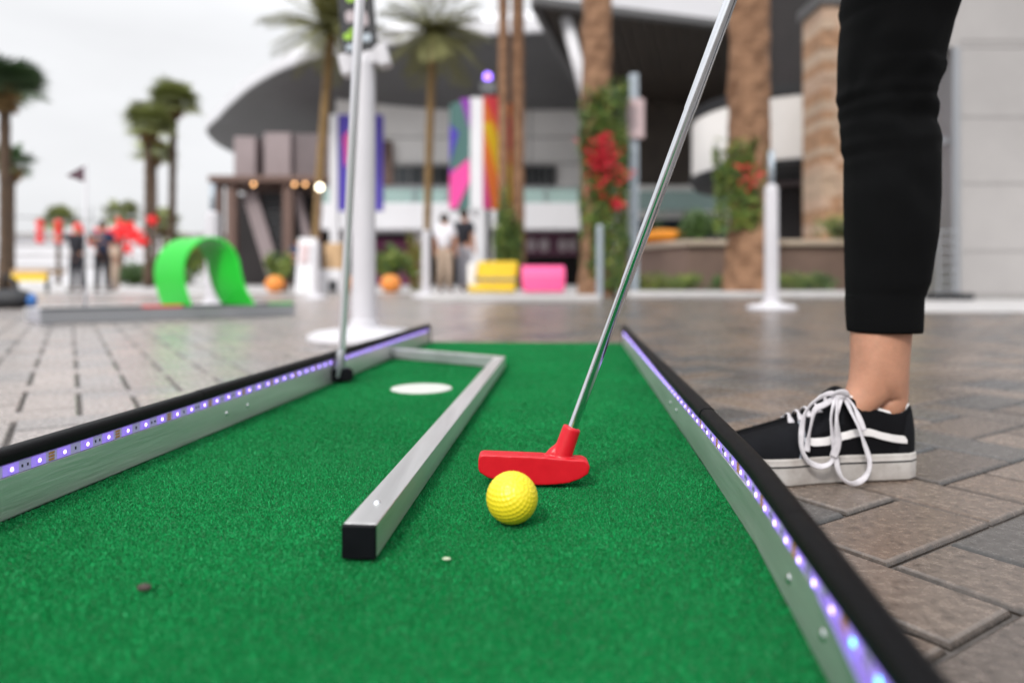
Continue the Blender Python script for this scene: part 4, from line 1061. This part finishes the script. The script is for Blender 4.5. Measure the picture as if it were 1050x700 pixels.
b = MB(); c = Vector((XP(680,13.6),13.6,zc+.14)); b.ball(c, .42, 'orange2', 12, (1.1,.7,.36)); tag(b.build('cushion', smooth=True), 'orange rounded cushion lying on the planter wall behind the putter shaft', 'cushion')
for i, (px, D, w, h, ks, lb) in enumerate(((628,11.6,.35,.20,['leaf','leafy'],'low ground plants at the foot of the red flowering trunk'),(668,11.5,.38,.22,['leafy'],'lime yellow ground plants beside the signpost foot'),(705,11.5,.45,.26,['leaf','leafy'],'green ground plants below the planter corner'),(745,11.6,.35,.2,['leaf'],'dark ground plants left of the ivy trunk foot'),(800,11.2,.45,.26,['leaf','leafy'],'bright ground plants just behind the far white post'),(830,11.5,.35,.22,['leaf'],'low green plants between the white post and trouser leg'))):
    shrub((XP(px,D),D,.085),(w*1.15,.3,h*1.25),900,lb,ks,name='ground_plant',cat='plant',leaf=.035,group='plants along the planter')

# thick palm trunks with climbers
def big_trunk(px, D, w0, w1, label, zt=9.5):
    t = thing('palm_tree', label, 'palm tree', (XP(px,D),D,0)); x = XP(px,D); b = MB(); n = 28
    zs = np.arange(0, zt, .10); vs = []
    for i, z in enumerate(zs):
        base = w0*(1+.35*math.exp(-z*3)) if z < 1.2 else w0+(w1-w0)*min(1,z/zt)
        for j in range(n):
            a = 2*math.pi*j/n; r = base*.5*(1+.06*((i//2+j//3) % 2)+.16*noise.noise(Vector((math.cos(a)*2,math.sin(a)*2,z*3))))
            vs.append((x+r*math.cos(a), D+r*math.sin(a), z))
    fs = [(i*n+j, i*n+(j+1)%n, (i+1)*n+(j+1)%n, (i+1)*n+j) for i in range(len(zs)-1) for j in range(n)]
    b.add(vs, fs, 'trunk'); child(b,'trunk',t)
    b = MB(); palm_crown(b, Vector((x,D,zt)), 2.6, 40, 'frond2', fan=False); child(b,'crown',t)
    return t
def palm_crown(b, c, Lr, n, key, fan=True, droop=1.0):
    for k in range(n):
        az = random.uniform(0, 2*math.pi); el = math.asin(random.uniform(-.45,.98)); d = Vector((math.cos(az)*math.cos(el), math.sin(az)*math.cos(el), math.sin(el)))
        side = d.cross(Vector((0,0,1)));  side = side.normalized() if side.length > .05 else Vector((1,0,0))
        L = Lr*random.uniform(.8,1.1)
        if fan:
            p0 = c+d*L*.45; up = side.cross(d).normalized(); vs = []; fs = []
            b.tube([c, p0], [.025,.015], key, 4, cap=False)
            m = 13
            for i in range(m):
                a = (i/(m-1)-.5)*math.pi*1.25; dir_ = d*math.cos(a)+side*math.sin(a); l = L*.55*random.uniform(.85,1.05); wv = side*math.cos(a)-d*math.sin(a)
                tip = p0+dir_*l+Vector((0,0,-.16*l*droop)); mid = p0+dir_*l*.55
                q = len(vs); vs += [p0, mid+wv*l*.075+up*.01, tip, mid-wv*l*.075]; fs.append((q,q+1,q+2,q+3))
            b.add(vs, fs, key)
        else:
            prev = c; pts = [c]; dd_ = d.copy()
            for i in range(9): dd_ = (dd_+Vector((0,0,-.075*(1.2 if el < .6 else .9)))).normalized(); prev = prev+dd_*L/9; pts.append(prev)
            b.tube(pts, [.03*(1-i/11) for i in range(10)], key, 4, cap=False)
            vs = []; fs = []
            for i in range(1, 10):
                for h in (0,.5):
                    a = pts[i-1].lerp(pts[i], h) ; tg = (pts[i]-pts[i-1]).normalized(); sd_ = tg.cross(Vector((0,0,1))).normalized()
                    for s in (-1,1):
                        l = L*.24*math.sin(math.pi*(i+h)/10.5)**.6; dr = (sd_*s+tg*.7+Vector((0,0,-.25+random.uniform(-.1,.15)))).normalized()
                        q = len(vs); vs += [a, a+dr*l*.5+tg*.035, a+dr*l, a+dr*l*.5-tg*.035]; fs.append((q,q+1,q+2,q+3))
            b.add(vs, fs, key)
def climber(px, D, rad, z0, z1, n, label, keys, flowers=None, cat='climbing plant', bulge=1.0, xoff=0, frontonly=False):
    x = XP(px,D)+xoff; t = thing('climbing_plant', label, cat, (x,D,z0)); b = MB()
    for key in keys:
        def cc_(i):
            z = z0+(z1-z0)*(random.random()**.85)*random.uniform(.9,1.08); a = random.uniform(math.pi,2*math.pi) if frontonly else random.uniform(0,2*math.pi)
            lump = .5+.5*noise.noise(Vector((a*1.3,z*1.7,px))); r = rad*(.95+bulge*.8*max(0,lump)**2*random.uniform(.3,1)); return Vector((x+r*math.cos(a), D+r*math.sin(a), z))
        b.leaf(cc_, n//len(keys), .065, key)
    child(b,'foliage',t)
    if flowers:
        b = MB()
        for (fx, fy, fr_, m) in flowers:
            c = W(fx, fy, D-rad-.12)
            b.leaf(lambda i: c+Vector((random.gauss(0,fr_),random.gauss(0,.05),random.gauss(0,fr_))), m, .055, 'petal')
        child(b,'blossom',t)
    return t
big_trunk(612, 11.0, .47, .43, 'thick brown palm trunk wrapped in ivy and crimson blossom, beside the signpost')
big_trunk(768, 10.5, .60, .55, 'thickest brown palm trunk with a patch of ivy, between putter shaft and trouser leg')
climber(616, 11.0, .30, .1, ZY(98,11), 5200, 'climbing ivy with crimson flowers around the thick palm trunk', ['leaf','leafy','leaf'], [(619,145,.07,60),(612,163,.08,50),(624,162,.10,80),(634,180,.08,25),(632,209,.055,45),(613,190,.10,25),(604,155,.08,20),(622,180,.14,25)], bulge=1.1, xoff=.05)
climber(757, 10.5, .34, ZY(238,10.5), ZY(150,10.5), 1300, 'patch of lime green ivy on the thickest palm trunk', ['leafy','leaf'], [(768,178,.09,14),(776,190,.09,12),(760,170,.05,6)], bulge=.7, frontonly=True)
# thin trunk pair with hedge
def slim_palm(name, label, px, D, ytop, w, key_t, key_c, crown, n, fan, pxt=None, group=None):
    x = XP(px,D); xt = XP(pxt if pxt is not None else px, D); z = ZY(ytop,D)
    t = thing(name, label, 'palm tree', (x,D,0), group); b = MB()
    m = 24; pts = [Vector((x+(xt-x)*(i/m)**1.3, D, z*i/m)) for i in range(m+1)]
    rad_ = [w*.5*(1.35-.4*min(1,i/5))*(1+.05*((i%2)*2-1)) for i in range(m+1)]
    b.tube(pts, rad_, key_t, 14); child(b,'trunk',t,smooth=True)
    b = MB(); palm_crown(b, pts[-1], crown, n, key_c, fan=fan)
    child(b,'crown',t)
    if fan: 
        b = MB(); b.leaf(lambda i: pts[-1]+Vector((random.gauss(0,.12),random.gauss(0,.12),-random.uniform(.1,.6))), 140, .18, 'trunk3'); child(b,'dead_skirt',t)
    return t
slim_palm('palm_tree','slim palm trunk rising out of the tall hedge, left of its pair',516,20,-70,.31,'trunk','frond2',2.0,30,False)
slim_palm('palm_tree','slim palm trunk rising out of the tall hedge, right of its pair',531,20.3,-90,.40,'trunk','frond2',2.0,30,False)
shrub((XP(522,19.6),19.6,0),(.50,.5,2.75),5000,'tall clipped hedge around the foot of the slim palm pair',['leaf','leafy','leaf'],cat='hedge',leaf=.07)
slim_palm('palm_tree','date palm with olive crown right of the thick white post',437,22,32,.26,'trunk3','frond2',2.1,64,False,pxt=444)
slim_palm('palm_tree','leaning date palm whose crown is half hidden by the thick white post',322,21,30,.27,'trunk3','frond2',2.1,64,False,pxt=340)
slim_palm('palm_tree','tall fan palm with dark green crown at the left edge',5,17,88,.26,'trunk2','frondd',1.05,60,True)
slim_palm('palm_tree','lower fan palm just behind the dark palm at the left edge',12,26,168,.24,'trunk2','frondd',1.0,40,True)
slim_palm('palm_tree','left one of the twin fan palms behind the green loop',152,24,128,.26,'trunk2','frond',1.1,60,True,pxt=152)
slim_palm('palm_tree','right and taller one of the twin fan palms behind the green loop',176,25,105,.26,'trunk2','frond',1.15,60,True,pxt=178)
slim_palm('palm_tree','small fan palm with a sparse crown between the twin palms',160,34,158,.24,'trunk2','frond',1.3,30,True,pxt=158)
for px, y, lb in ((60,228,'far small palm above the two red garlands'),(125,222,'far small palm behind the red figures'),(168,232,'far small palm left of the green loop')):
    slim_palm('palm_tree',lb,px,48,y,.3,'trunk2','frond',1.6,34,True)

# banners
bn = thing('banner_stand', 'tall blue and violet banner behind the thick white post', 'banner', (XP(365,23),23,0))
b = MB(); b.box((XP(347,23),22.95,ZY(216,23)),(XP(392,23),23.25,ZY(118,23)),'violet'); 
pnl = child(b,'banner_panel',bn)
b = MB(); q = [W(352,140,22.94),W(360,132,22.94),W(362,160,22.94),W(354,172,22.94)]; vs=[tuple(p) for p in q]+[(p.x,p.y-.01,p.z) for p in q]; b.add(vs,[(4,5,6,7),(0,1,5,4),(1,2,6,5),(2,3,7,6),(3,0,4,7)],'bpink'); child(b,'banner_print',pnl)
b = MB(); b.box((XP(339,23),22.9,0),(XP(347,23)-.01,23.2,ZY(118,23)),'fascia'); child(b,'mast',bn)
bn = thing('banner_stand', 'three sided rainbow banner tower above the two standing people', 'banner', (XP(490,20.5),20.5,0))
def facetprint(b, x0, x1, D, dyx, polys):
    # polys in panel fractions (u right, v down) with material
    for i, (pl_, k) in enumerate(polys):
        vs = []
        for lay in (0, 1):
            for u_, v_ in pl_:
                px = x0+(x1-x0)*u_; y = 99+(214-99)*v_; dep = D+dyx*u_; p = W(px,y,dep); vs.append((p.x, p.y-.02-.004*i-(.003 if lay else 0), p.z))
        n = len(pl_); b.add(vs, [tuple(range(n,2*n))]+[(j,(j+1)%n,n+(j+1)%n,n+j) for j in range(n)], k)
def panel(name, x0, x1, D0, D1, key, parent):
    a0, a1 = W(x0,99,D0), W(x1,99,D1); z1 = ZY(100,20); z0 = ZY(214,20)
    b = MB(); b.add([(a0.x,D0,z0),(a1.x,D1,z0),(a1.x,D1+.12,z0),(a0.x,D0+.12,z0),(a0.x,D0,z1),(a1.x,D1,z1),(a1.x,D1+.12,z1),(a0.x,D0+.12,z1)], [(0,3,2,1),(4,5,6,7),(0,1,5,4),(1,2,6,5),(2,3,7,6),(3,0,4,7)], key)
    return child(b,name,parent)
pa = panel('banner_panel', 461,482, 20.8,20.0, 'bteal', bn)
b = MB(); facetprint(b,461,482,20.8,-.8,[([(0,.25),(.45,.32),(0,.6)],'violet'),([(0,.62),(.5,.72),(0,1)],'bpur'),([(0,.7),(.95,.55),(1,.75),(.35,1),(0,1)],'bpink'),([(.5,.02),(1,.02),(1,.3)],'bpur')]); child(b,'banner_print',pa)
panel('banner_edge', 482.2,495, 20.0,20.0, 'fascia', bn)
pa = panel('banner_panel', 495.2,530, 20.0,20.9, 'borg', bn)
b = MB(); facetprint(b,495.2,530,20.0,.9,[([(0,.0),(.55,0),(1,.35),(1,.6)],'bred'),([(0,.25),(.25,.22),(1,.75),(1,1),(.7,1)],'byel'),([(0,.55),(.25,1),(0,1)],'bpink')]); child(b,'banner_print',pa)
b = MB(); b.box((XP(484,20.3),20.2,0),(XP(490,20.3),20.4,ZY(214,20)-.01),'fascia'); b.box((XP(498,20.5),20.4,0),(XP(503,20.5),20.6,ZY(214,20)-.01),'black'); child(b,'mast',bn)

# signpost
sp = thing('signpost', 'pinkish grey sign on a slim blue grey post right of the flowering trunk', 'sign', (XP(650,11.2),11.2,0))
b = MB(); b.box((XP(645.5,11.2),11.2,0),(XP(655,11.2),11.28,ZY(75,11.2)),'post'); child(b,'post',sp,bevel=.01)
b = MB(); b.box((XP(638,11.15),11.14,ZY(142,11.15)),(XP(661,11.15),11.19,ZY(101,11.15)),'signpk'); sg_ = child(b,'sign_panel',sp,bevel=.02)
b = MB()
for i, y in enumerate((112,118,124,131)): b.box((XP(642,11.1),11.128,ZY(y+2,11.1)),(XP(656-(i%2)*4,11.1),11.138,ZY(y,11.1)),'pale')
child(b,'sign_text',sg_)
sp = thing('bollard', 'thin grey green post at the foot of the flowering trunk', 'bollard', (XP(615,9.9),9.9,0))
b = MB(); b.tube([(XP(615,9.9),9.9,0),(XP(615,9.9),9.9,ZY(234,9.9))],.045,'post',14); child(b,'post',sp,auto=True)
b = MB(); b.ball((XP(615,9.9),9.9,ZY(234,9.9)),.05,'post',8); child(b,'cap',sp,smooth=True)

# yellow and pink pieces
Dy = 13.2
yb = thing('bench', 'yellow boxy bench with a grey stripe beside the pink one', 'bench', (XP(506,Dy),Dy,0))
z0 = .03
b = MB(); T = Matrix.Translation((XP(481,Dy),Dy,z0)); w = XP(530,Dy)-XP(481,Dy)
b.box((0,-.25,0),(w-.03,.35,.12),'yellow',T); b.box((.13,0,.125),(w,.34,.19),'yellow',T); child(b,'seat',yb,bevel=.03)
b = MB(); v = [(.10,.05,.192),(w-.02,.05,.192),(w+.03,.10,.58),(.16,.10,.58)]; v += [(a,y+.16,z) for a,y,z in v]
b.add(v,[(0,1,2,3),(7,6,5,4),(0,4,5,1),(1,5,6,2),(2,6,7,3),(3,7,4,0)],'yellow',T); child(b,'backrest',yb,bevel=.03)
b = MB(); b.box((.10,.02,.20),(w-.01,.048,.27),'greyst',T); child(b,'stripe',yb)
b = MB(); b.box((-.02,-.05,.13),(.09,.1,.55),'facade',T); child(b,'side_board',yb,bevel=.02)
pk = thing('bench', 'pink rounded bench under the plum coloured shop sign', 'bench', (XP(557,Dy),Dy,0))
T = Matrix.Translation((XP(535,Dy),Dy,z0)); w = XP(579,Dy)-XP(535,Dy)
b = MB(); pr = []
for i in range(13):
    a = math.pi*i/12; pr.append((.30-.30*math.cos(a), .14+.36*math.sin(a)**.7))
n = len(pr); v = [(0,y-.05,z) for y,z in pr]+[(w,y-.05,z) for y,z in pr]
b.add(v,[tuple(range(n)),tuple(range(2*n-1,n-1,-1))]+[(i,n+i,n+(i+1)%n,(i+1)%n) for i in range(n)],'pink',T); child(b,'backrest',pk,auto=True)
b = MB(); b.box((.02,-.10,0),(w-.01,.5,.137),'pink',T); child(b,'seat',pk,bevel=.03)

# stall area
st = thing('market_stall', 'white market table with a cream box and price boards left of the thick post', 'stall', (XP(335,12.5),12.5,0))
Ds = 12.5
b = MB(); b.box((XP(326,Ds),Ds,.02),(XP(350,Ds),Ds+.6,ZY(276,Ds)),'fascia'); child(b,'table',st,bevel=.01)
b = MB(); b.box((XP(337,Ds),Ds-.01,.04),(XP(346,Ds),Ds-.001,.25),'black'); child(b,'kick_panel',st)
b = MB(); b.box((XP(331,Ds),Ds+.1,ZY(276,Ds)+.004),(XP(349,Ds),Ds+.5,ZY(249,Ds)),'wood2'); tag(b.build('display_box',bevel=.02),'cream wooden box on the white market table','box')
sbx = thing('sandwich_board','white board with a coral print left of the market table','sign',(XP(311,12),12,0))
b = MB(); v = [(XP(302,12),12,.02),(XP(320,12),12,.02),(XP(320,12),12.25,1.0),(XP(302,12),12.25,1.0)]; v += [(x,y+.03,z) for x,y,z in v]
b.add(v,[(0,1,2,3),(7,6,5,4),(0,4,5,1),(1,5,6,2),(2,6,7,3),(3,7,4,0)],'fascia'); brd = child(b,'board',sbx)
b = MB(); v = [(XP(305,12),12.115,.55),(XP(314,12),12.115,.55),(XP(314,12),12.195,.88),(XP(305,12),12.195,.88)]; v = [(x,y-.006,z) for x,y,z in v]+[(x,y-.012,z) for x,y,z in v]
b.add(v,[(4,5,6,7),(0,1,5,4),(1,2,6,5),(2,3,7,6),(3,0,4,7)],'signpk'); child(b,'print',brd)
b = MB(); v = [(XP(302,12),12.52,.02),(XP(320,12),12.52,.02),(XP(320,12),12.285,1.0),(XP(302,12),12.285,1.0)]; v += [(x,y+.03,z) for x,y,z in v]
b.add(v,[(0,1,2,3),(7,6,5,4),(0,4,5,1),(1,5,6,2),(2,6,7,3),(3,7,4,0)],'fascia'); child(b,'rear_board',sbx)
def pumpkin(px, py, D, r, label):
    c = W(px,py,D); z = r*.9; t = thing('pumpkin', label, 'pumpkin', (c.x,D,.0), 'pumpkins along the shops'); b = MB(); vs = []; n = 48; m = 12
    for i in range(m+1):
        ph = math.pi*i/m
        for j in range(n):
            a = 2*math.pi*j/n; rr = r*math.sin(ph)*(1-.09*abs(math.cos(a*5))**4)+1e-4; vs.append((c.x+rr*math.cos(a), D+rr*math.sin(a), z-r*.88*math.cos(ph)))
    b.add(vs,[(i*n+j, i*n+(j+1)%n, (i+1)*n+(j+1)%n, (i+1)*n+j) for i in range(m) for j in range(n)],'orange'); child(b,'flesh',t,smooth=True)
    b = MB(); b.tube([(c.x,D,z+r*.8),(c.x+.02,D,z+r*1.1)],[.03,.02],'leaf',6); child(b,'stalk',t)
pumpkin(282,292,13.5,.19,'orange pumpkin in front of the dark stair pavilion')
pumpkin(400.5,292,13.5,.20,'orange pumpkin right of the thick white post')
pumpkin(356,292,13.5,.19,'orange pumpkin mostly hidden behind the thick white post')
shrub((XP(402,14.5),14.5,.30),(.35,.3,.62),500,'potted plant behind the orange pumpkin right of the post',['leaf','leafy'],name='potted_plant',cat='plant',leaf=.09)
shrub((XP(288,15),15,.25),(.35,.3,.62),500,'spiky green plant by the stair pavilion',['leaf','leafy'],name='potted_plant',cat='plant',leaf=.09)
b = MB(); b.lathe([(.0,.0),(.16,0),(.22,.35),(.20,.35),(0,.30)],'planter',(XP(402,14.5),14.5,0),20); tag(b.build('flower_pot',smooth=True),'taupe pot behind the pumpkin right of the post','pot')
b = MB(); b.lathe([(.0,.0),(.16,0),(.22,.30),(.20,.30),(0,.25)],'planter',(XP(288,15),15,0),20); tag(b.build('flower_pot',smooth=True),'taupe pot by the stair pavilion','pot')
shrub((XP(426,17),17,0),(.14,.14,1.45),900,'narrow yellow green column shrub left of the small white post',['leafy','trunk3'],leaf=.07)

# left background
fb = thing('low_building','long low white building in the distance behind the red garlands','building',(-35,62,0))
b = MB(); b.box((XP(8,62),62,0),(XP(235,62),70,ZY(243,62)),'fascia'); child(b,'wall',fb)
b = MB()
for y in (252,262,272): b.box((XP(8,62),61.9,ZY(y,62)-.08),(XP(235,62),61.99,ZY(y,62)+.08),'panel')
child(b,'band',fb)
b = MB(); b.box((XP(6,62),61.5,ZY(243,62)+.01),(XP(238,62),70.5,ZY(239,62)),'panel'); child(b,'roof',fb)
for i,(px,w) in enumerate(((135,.8),(150,.9),(165,.7))):
    shrub((XP(px,30),30,0),(1.1,.6,.95),900,['dark low hedge left of the twin palm trunks','dark low hedge between the twin palm trunks','dark low hedge touching the green loop'][i],['frondd','leaf'],cat='hedge',leaf=.12)
shrub((XP(198,45),45,0),(2.4,1,3.0),1500,'yellow green tree clump behind the green loop',['leafy','leaf'],cat='tree',leaf=.22)
tb = thing('table','yellow topped table beside the black bag at the left edge','table',(XP(30,14),14,0))
b = MB(); b.box((XP(12,14),14,ZY(281,14)),(XP(48,14),14.6,ZY(276,14)),'wood2'); b.box((XP(12,14),13.99,ZY(288,14)),(XP(48,14),14.0,ZY(281,14)-.003),'yellow'); child(b,'top',tb)
for px in (14,46):
    b = MB(); b.box((XP(px,14)-.03,14.05,0),(XP(px,14)+.03,14.1,ZY(281,14)-.01),'black'); child(b,'leg',tb)
bg = thing('bag','black bag with a blue side lying on the pavers at the left edge','bag',(XP(14,6.2),6.2,0))
b = MB(); b.ball((XP(12,6.2),6.2,.08), .20, 'black', 12, (1,.7,.5)); b.tube([(XP(4,6.2),6.2,.10),(XP(4,6.2),6.2,.30),(XP(14,6.2),6.2,.26),(XP(20,6.2),6.2,.10)],.018,'black',8); child(b,'body',bg,smooth=True)
b = MB(); b.ball((XP(33,6.15),6.15,.075), .05, 'blue', 8, (.8,.8,1.2)); child(b,'bottle_pocket',bg,smooth=True)
def garland(px, y0, y1, D, label, w=.12):
    t = thing('red_lantern', label, 'lantern', (XP(px,D),D,ZY(y1,D)), 'red lanterns hung in the distance')
    n = 3; H_ = ZY(y0,D)-ZY(y1,D)
    for i in range(n):
        b = MB(); z = ZY(y1,D)+H_*(i+.5)/n; b.lathe([(.02,-H_/n*.48),(w*.8,-H_/n*.3),(w,0),(w*.8,H_/n*.3),(.02,H_/n*.48)],'redl',(XP(px,D),D,z),16); child(b,'paper_shade',t,smooth=True)
    return t
Dg_ = 24
cord = thing('lantern_cord','thin cord strung between the left palms carrying red lanterns','cord',(XP(40,24),24,ZY(222,24)))
b = MB(); b.tube([W(3,222,17.2),W(41,223,24),W(60,224,24),W(110,226,24),W(152,222,24)],.015,'black',6); child(b,'line',cord)
garland(41,225,250,24,'red lantern string hanging nearest the dark left palm',.14)
garland(60,225,250,24,'red lantern string second from the dark left palm',.14)
for i,(px,y,w,lb) in enumerate(((80,240,.30,'red paper star above the performer with outstretched arms'),(94,246,.26,'small red paper star right of the performer'),(106,240,.34,'red paper star above the person in navy'),(115,246,.26,'low red paper star left of the big red one'),(125,236,.42,'biggest red paper star below the far palm'),(136,240,.36,'red paper star near the left twin palm'),(156,226,.22,'small red paper star on the left twin palm trunk'),(146,247,.24,'red paper star low beside the left twin palm trunk'),(131,255,.22,'lowest red paper star, under the biggest one'))):
    t = thing('paper_star', lb, 'decoration', (XP(px,22),22,ZY(y,22)), 'red stars hung between the palms'); b = MB(); vs = []
    w *= 1.15; m = 10; c = W(px,y,22); rot = random.random()
    for k in range(m):
        a = 2*math.pi*k/m+rot; r = w*(1 if k % 2 else .45); vs.append((c.x+r*math.cos(a), 22, c.z+r*math.sin(a)))
    vs += [(c.x,22-.12,c.z),(c.x,22.12,c.z)]
    b.add(vs,[(k,(k+1)%m,m) for k in range(m)]+[((k+1)%m,k,m+1) for k in range(m)],'redl'); child(b,'star',t)
    b = MB(); b.tube([(c.x,22,c.z),(c.x,22,ZY(222,22)+.3)],.012,'black',5); child(b,'cord',t)

# ------------------------------------------------------------------ sky, sun, camera
wd = bpy.data.worlds.new('World'); S.world = wd; wd.use_nodes = True; nt = wd.node_tree; L = nt.links
bgn = nt.nodes['Background']; sky = nt.nodes.new('ShaderNodeTexSky'); sky.sky_type = 'NISHITA'; sky.sun_disc = False
SE_, SA_ = 42, 205
sky.sun_elevation = R(SE_); sky.sun_rotation = R(SA_); sky.dust_density = 4; sky.air_density = 1.2
hs = nt.nodes.new('ShaderNodeHueSaturation'); hs.inputs['Saturation'].default_value = .12; L.new(sky.outputs[0], hs.inputs['Color'])
tc = nt.nodes.new('ShaderNodeTexCoord'); nz = nt.nodes.new('ShaderNodeTexNoise'); nz.inputs['Scale'].default_value = 1.6; nz.inputs['Detail'].default_value = 5
mpn = nt.nodes.new('ShaderNodeMapping'); mpn.inputs['Scale'].default_value = (1,1,3); L.new(tc.outputs['Generated'], mpn.inputs[0]); L.new(mpn.outputs[0], nz.inputs['Vector'])
cr = nt.nodes.new('ShaderNodeMapRange'); cr.inputs['From Min'].default_value = .3; cr.inputs['From Max'].default_value = .7; cr.inputs['To Min'].default_value = .9; cr.inputs['To Max'].default_value = 1.12
L.new(nz.outputs['Fac'], cr.inputs['Value'])
mx = nt.nodes.new('ShaderNodeMix'); mx.data_type = 'RGBA'; mx.inputs['Factor'].default_value = .8; mx.inputs[7].default_value = (5.75,5.8,5.95,1); L.new(hs.outputs[0], mx.inputs[6])
ml = nt.nodes.new('ShaderNodeVectorMath'); ml.operation = 'SCALE'; L.new(mx.outputs[2], ml.inputs[0]); L.new(cr.outputs[0], ml.inputs['Scale'])
sx = nt.nodes.new('ShaderNodeSeparateXYZ'); L.new(tc.outputs['Generated'], sx.inputs[0])
zr = nt.nodes.new('ShaderNodeMapRange'); zr.inputs['From Min'].default_value = .3; zr.inputs['From Max'].default_value = 1; zr.inputs['To Min'].default_value = 1; zr.inputs['To Max'].default_value = 2.3; L.new(sx.outputs['Z'], zr.inputs['Value'])
m2 = nt.nodes.new('ShaderNodeVectorMath'); m2.operation = 'SCALE'; L.new(ml.outputs[0], m2.inputs[0]); L.new(zr.outputs[0], m2.inputs['Scale'])
L.new(m2.outputs[0], bgn.inputs['Color']); bgn.inputs['Strength'].default_value = .11
ld = bpy.data.lights.new('sun','SUN'); ld.energy = 1.5; ld.angle = R(10); ld.color = (1,.96,.91)
lo = bpy.data.objects.new('sun', ld); COL.objects.link(lo)
dirv = Vector((math.sin(R(SA_))*math.cos(R(SE_)), math.cos(R(SA_))*math.cos(R(SE_)), math.sin(R(SE_))))   # towards the sun
lo.rotation_euler = dirv.to_track_quat('Z','Y').to_euler(); lo.location = (0,0,20)
cd = bpy.data.cameras.new('camera'); cam = bpy.data.objects.new('camera', cd); COL.objects.link(cam); S.camera = cam
cam.location = (0,0,CH); cam.rotation_euler = (R(90),0,0)
cd.sensor_width = 36; cd.lens = F/1050*36; cd.shift_y = -(350-HY)/1050; cd.clip_start = .02; cd.clip_end = 1500
cd.dof.use_dof = True; cd.dof.focus_distance = .66; cd.dof.aperture_fstop = 2.6
S.view_settings.view_transform = 'Standard'; S.view_settings.look = 'None'; S.view_settings.exposure = 0.6; S.view_settings.gamma = 1
S.render.engine = 'CYCLES'; S.cycles.use_denoising = True; S.cycles.use_adaptive_sampling = True; S.cycles.adaptive_threshold = .02
S.cycles.max_bounces = 7; S.cycles.diffuse_bounces = 4; S.cycles.glossy_bounces = 4; S.cycles.sample_clamp_indirect = 6
S.cycles.caustics_reflective = False; S.cycles.caustics_refractive = False
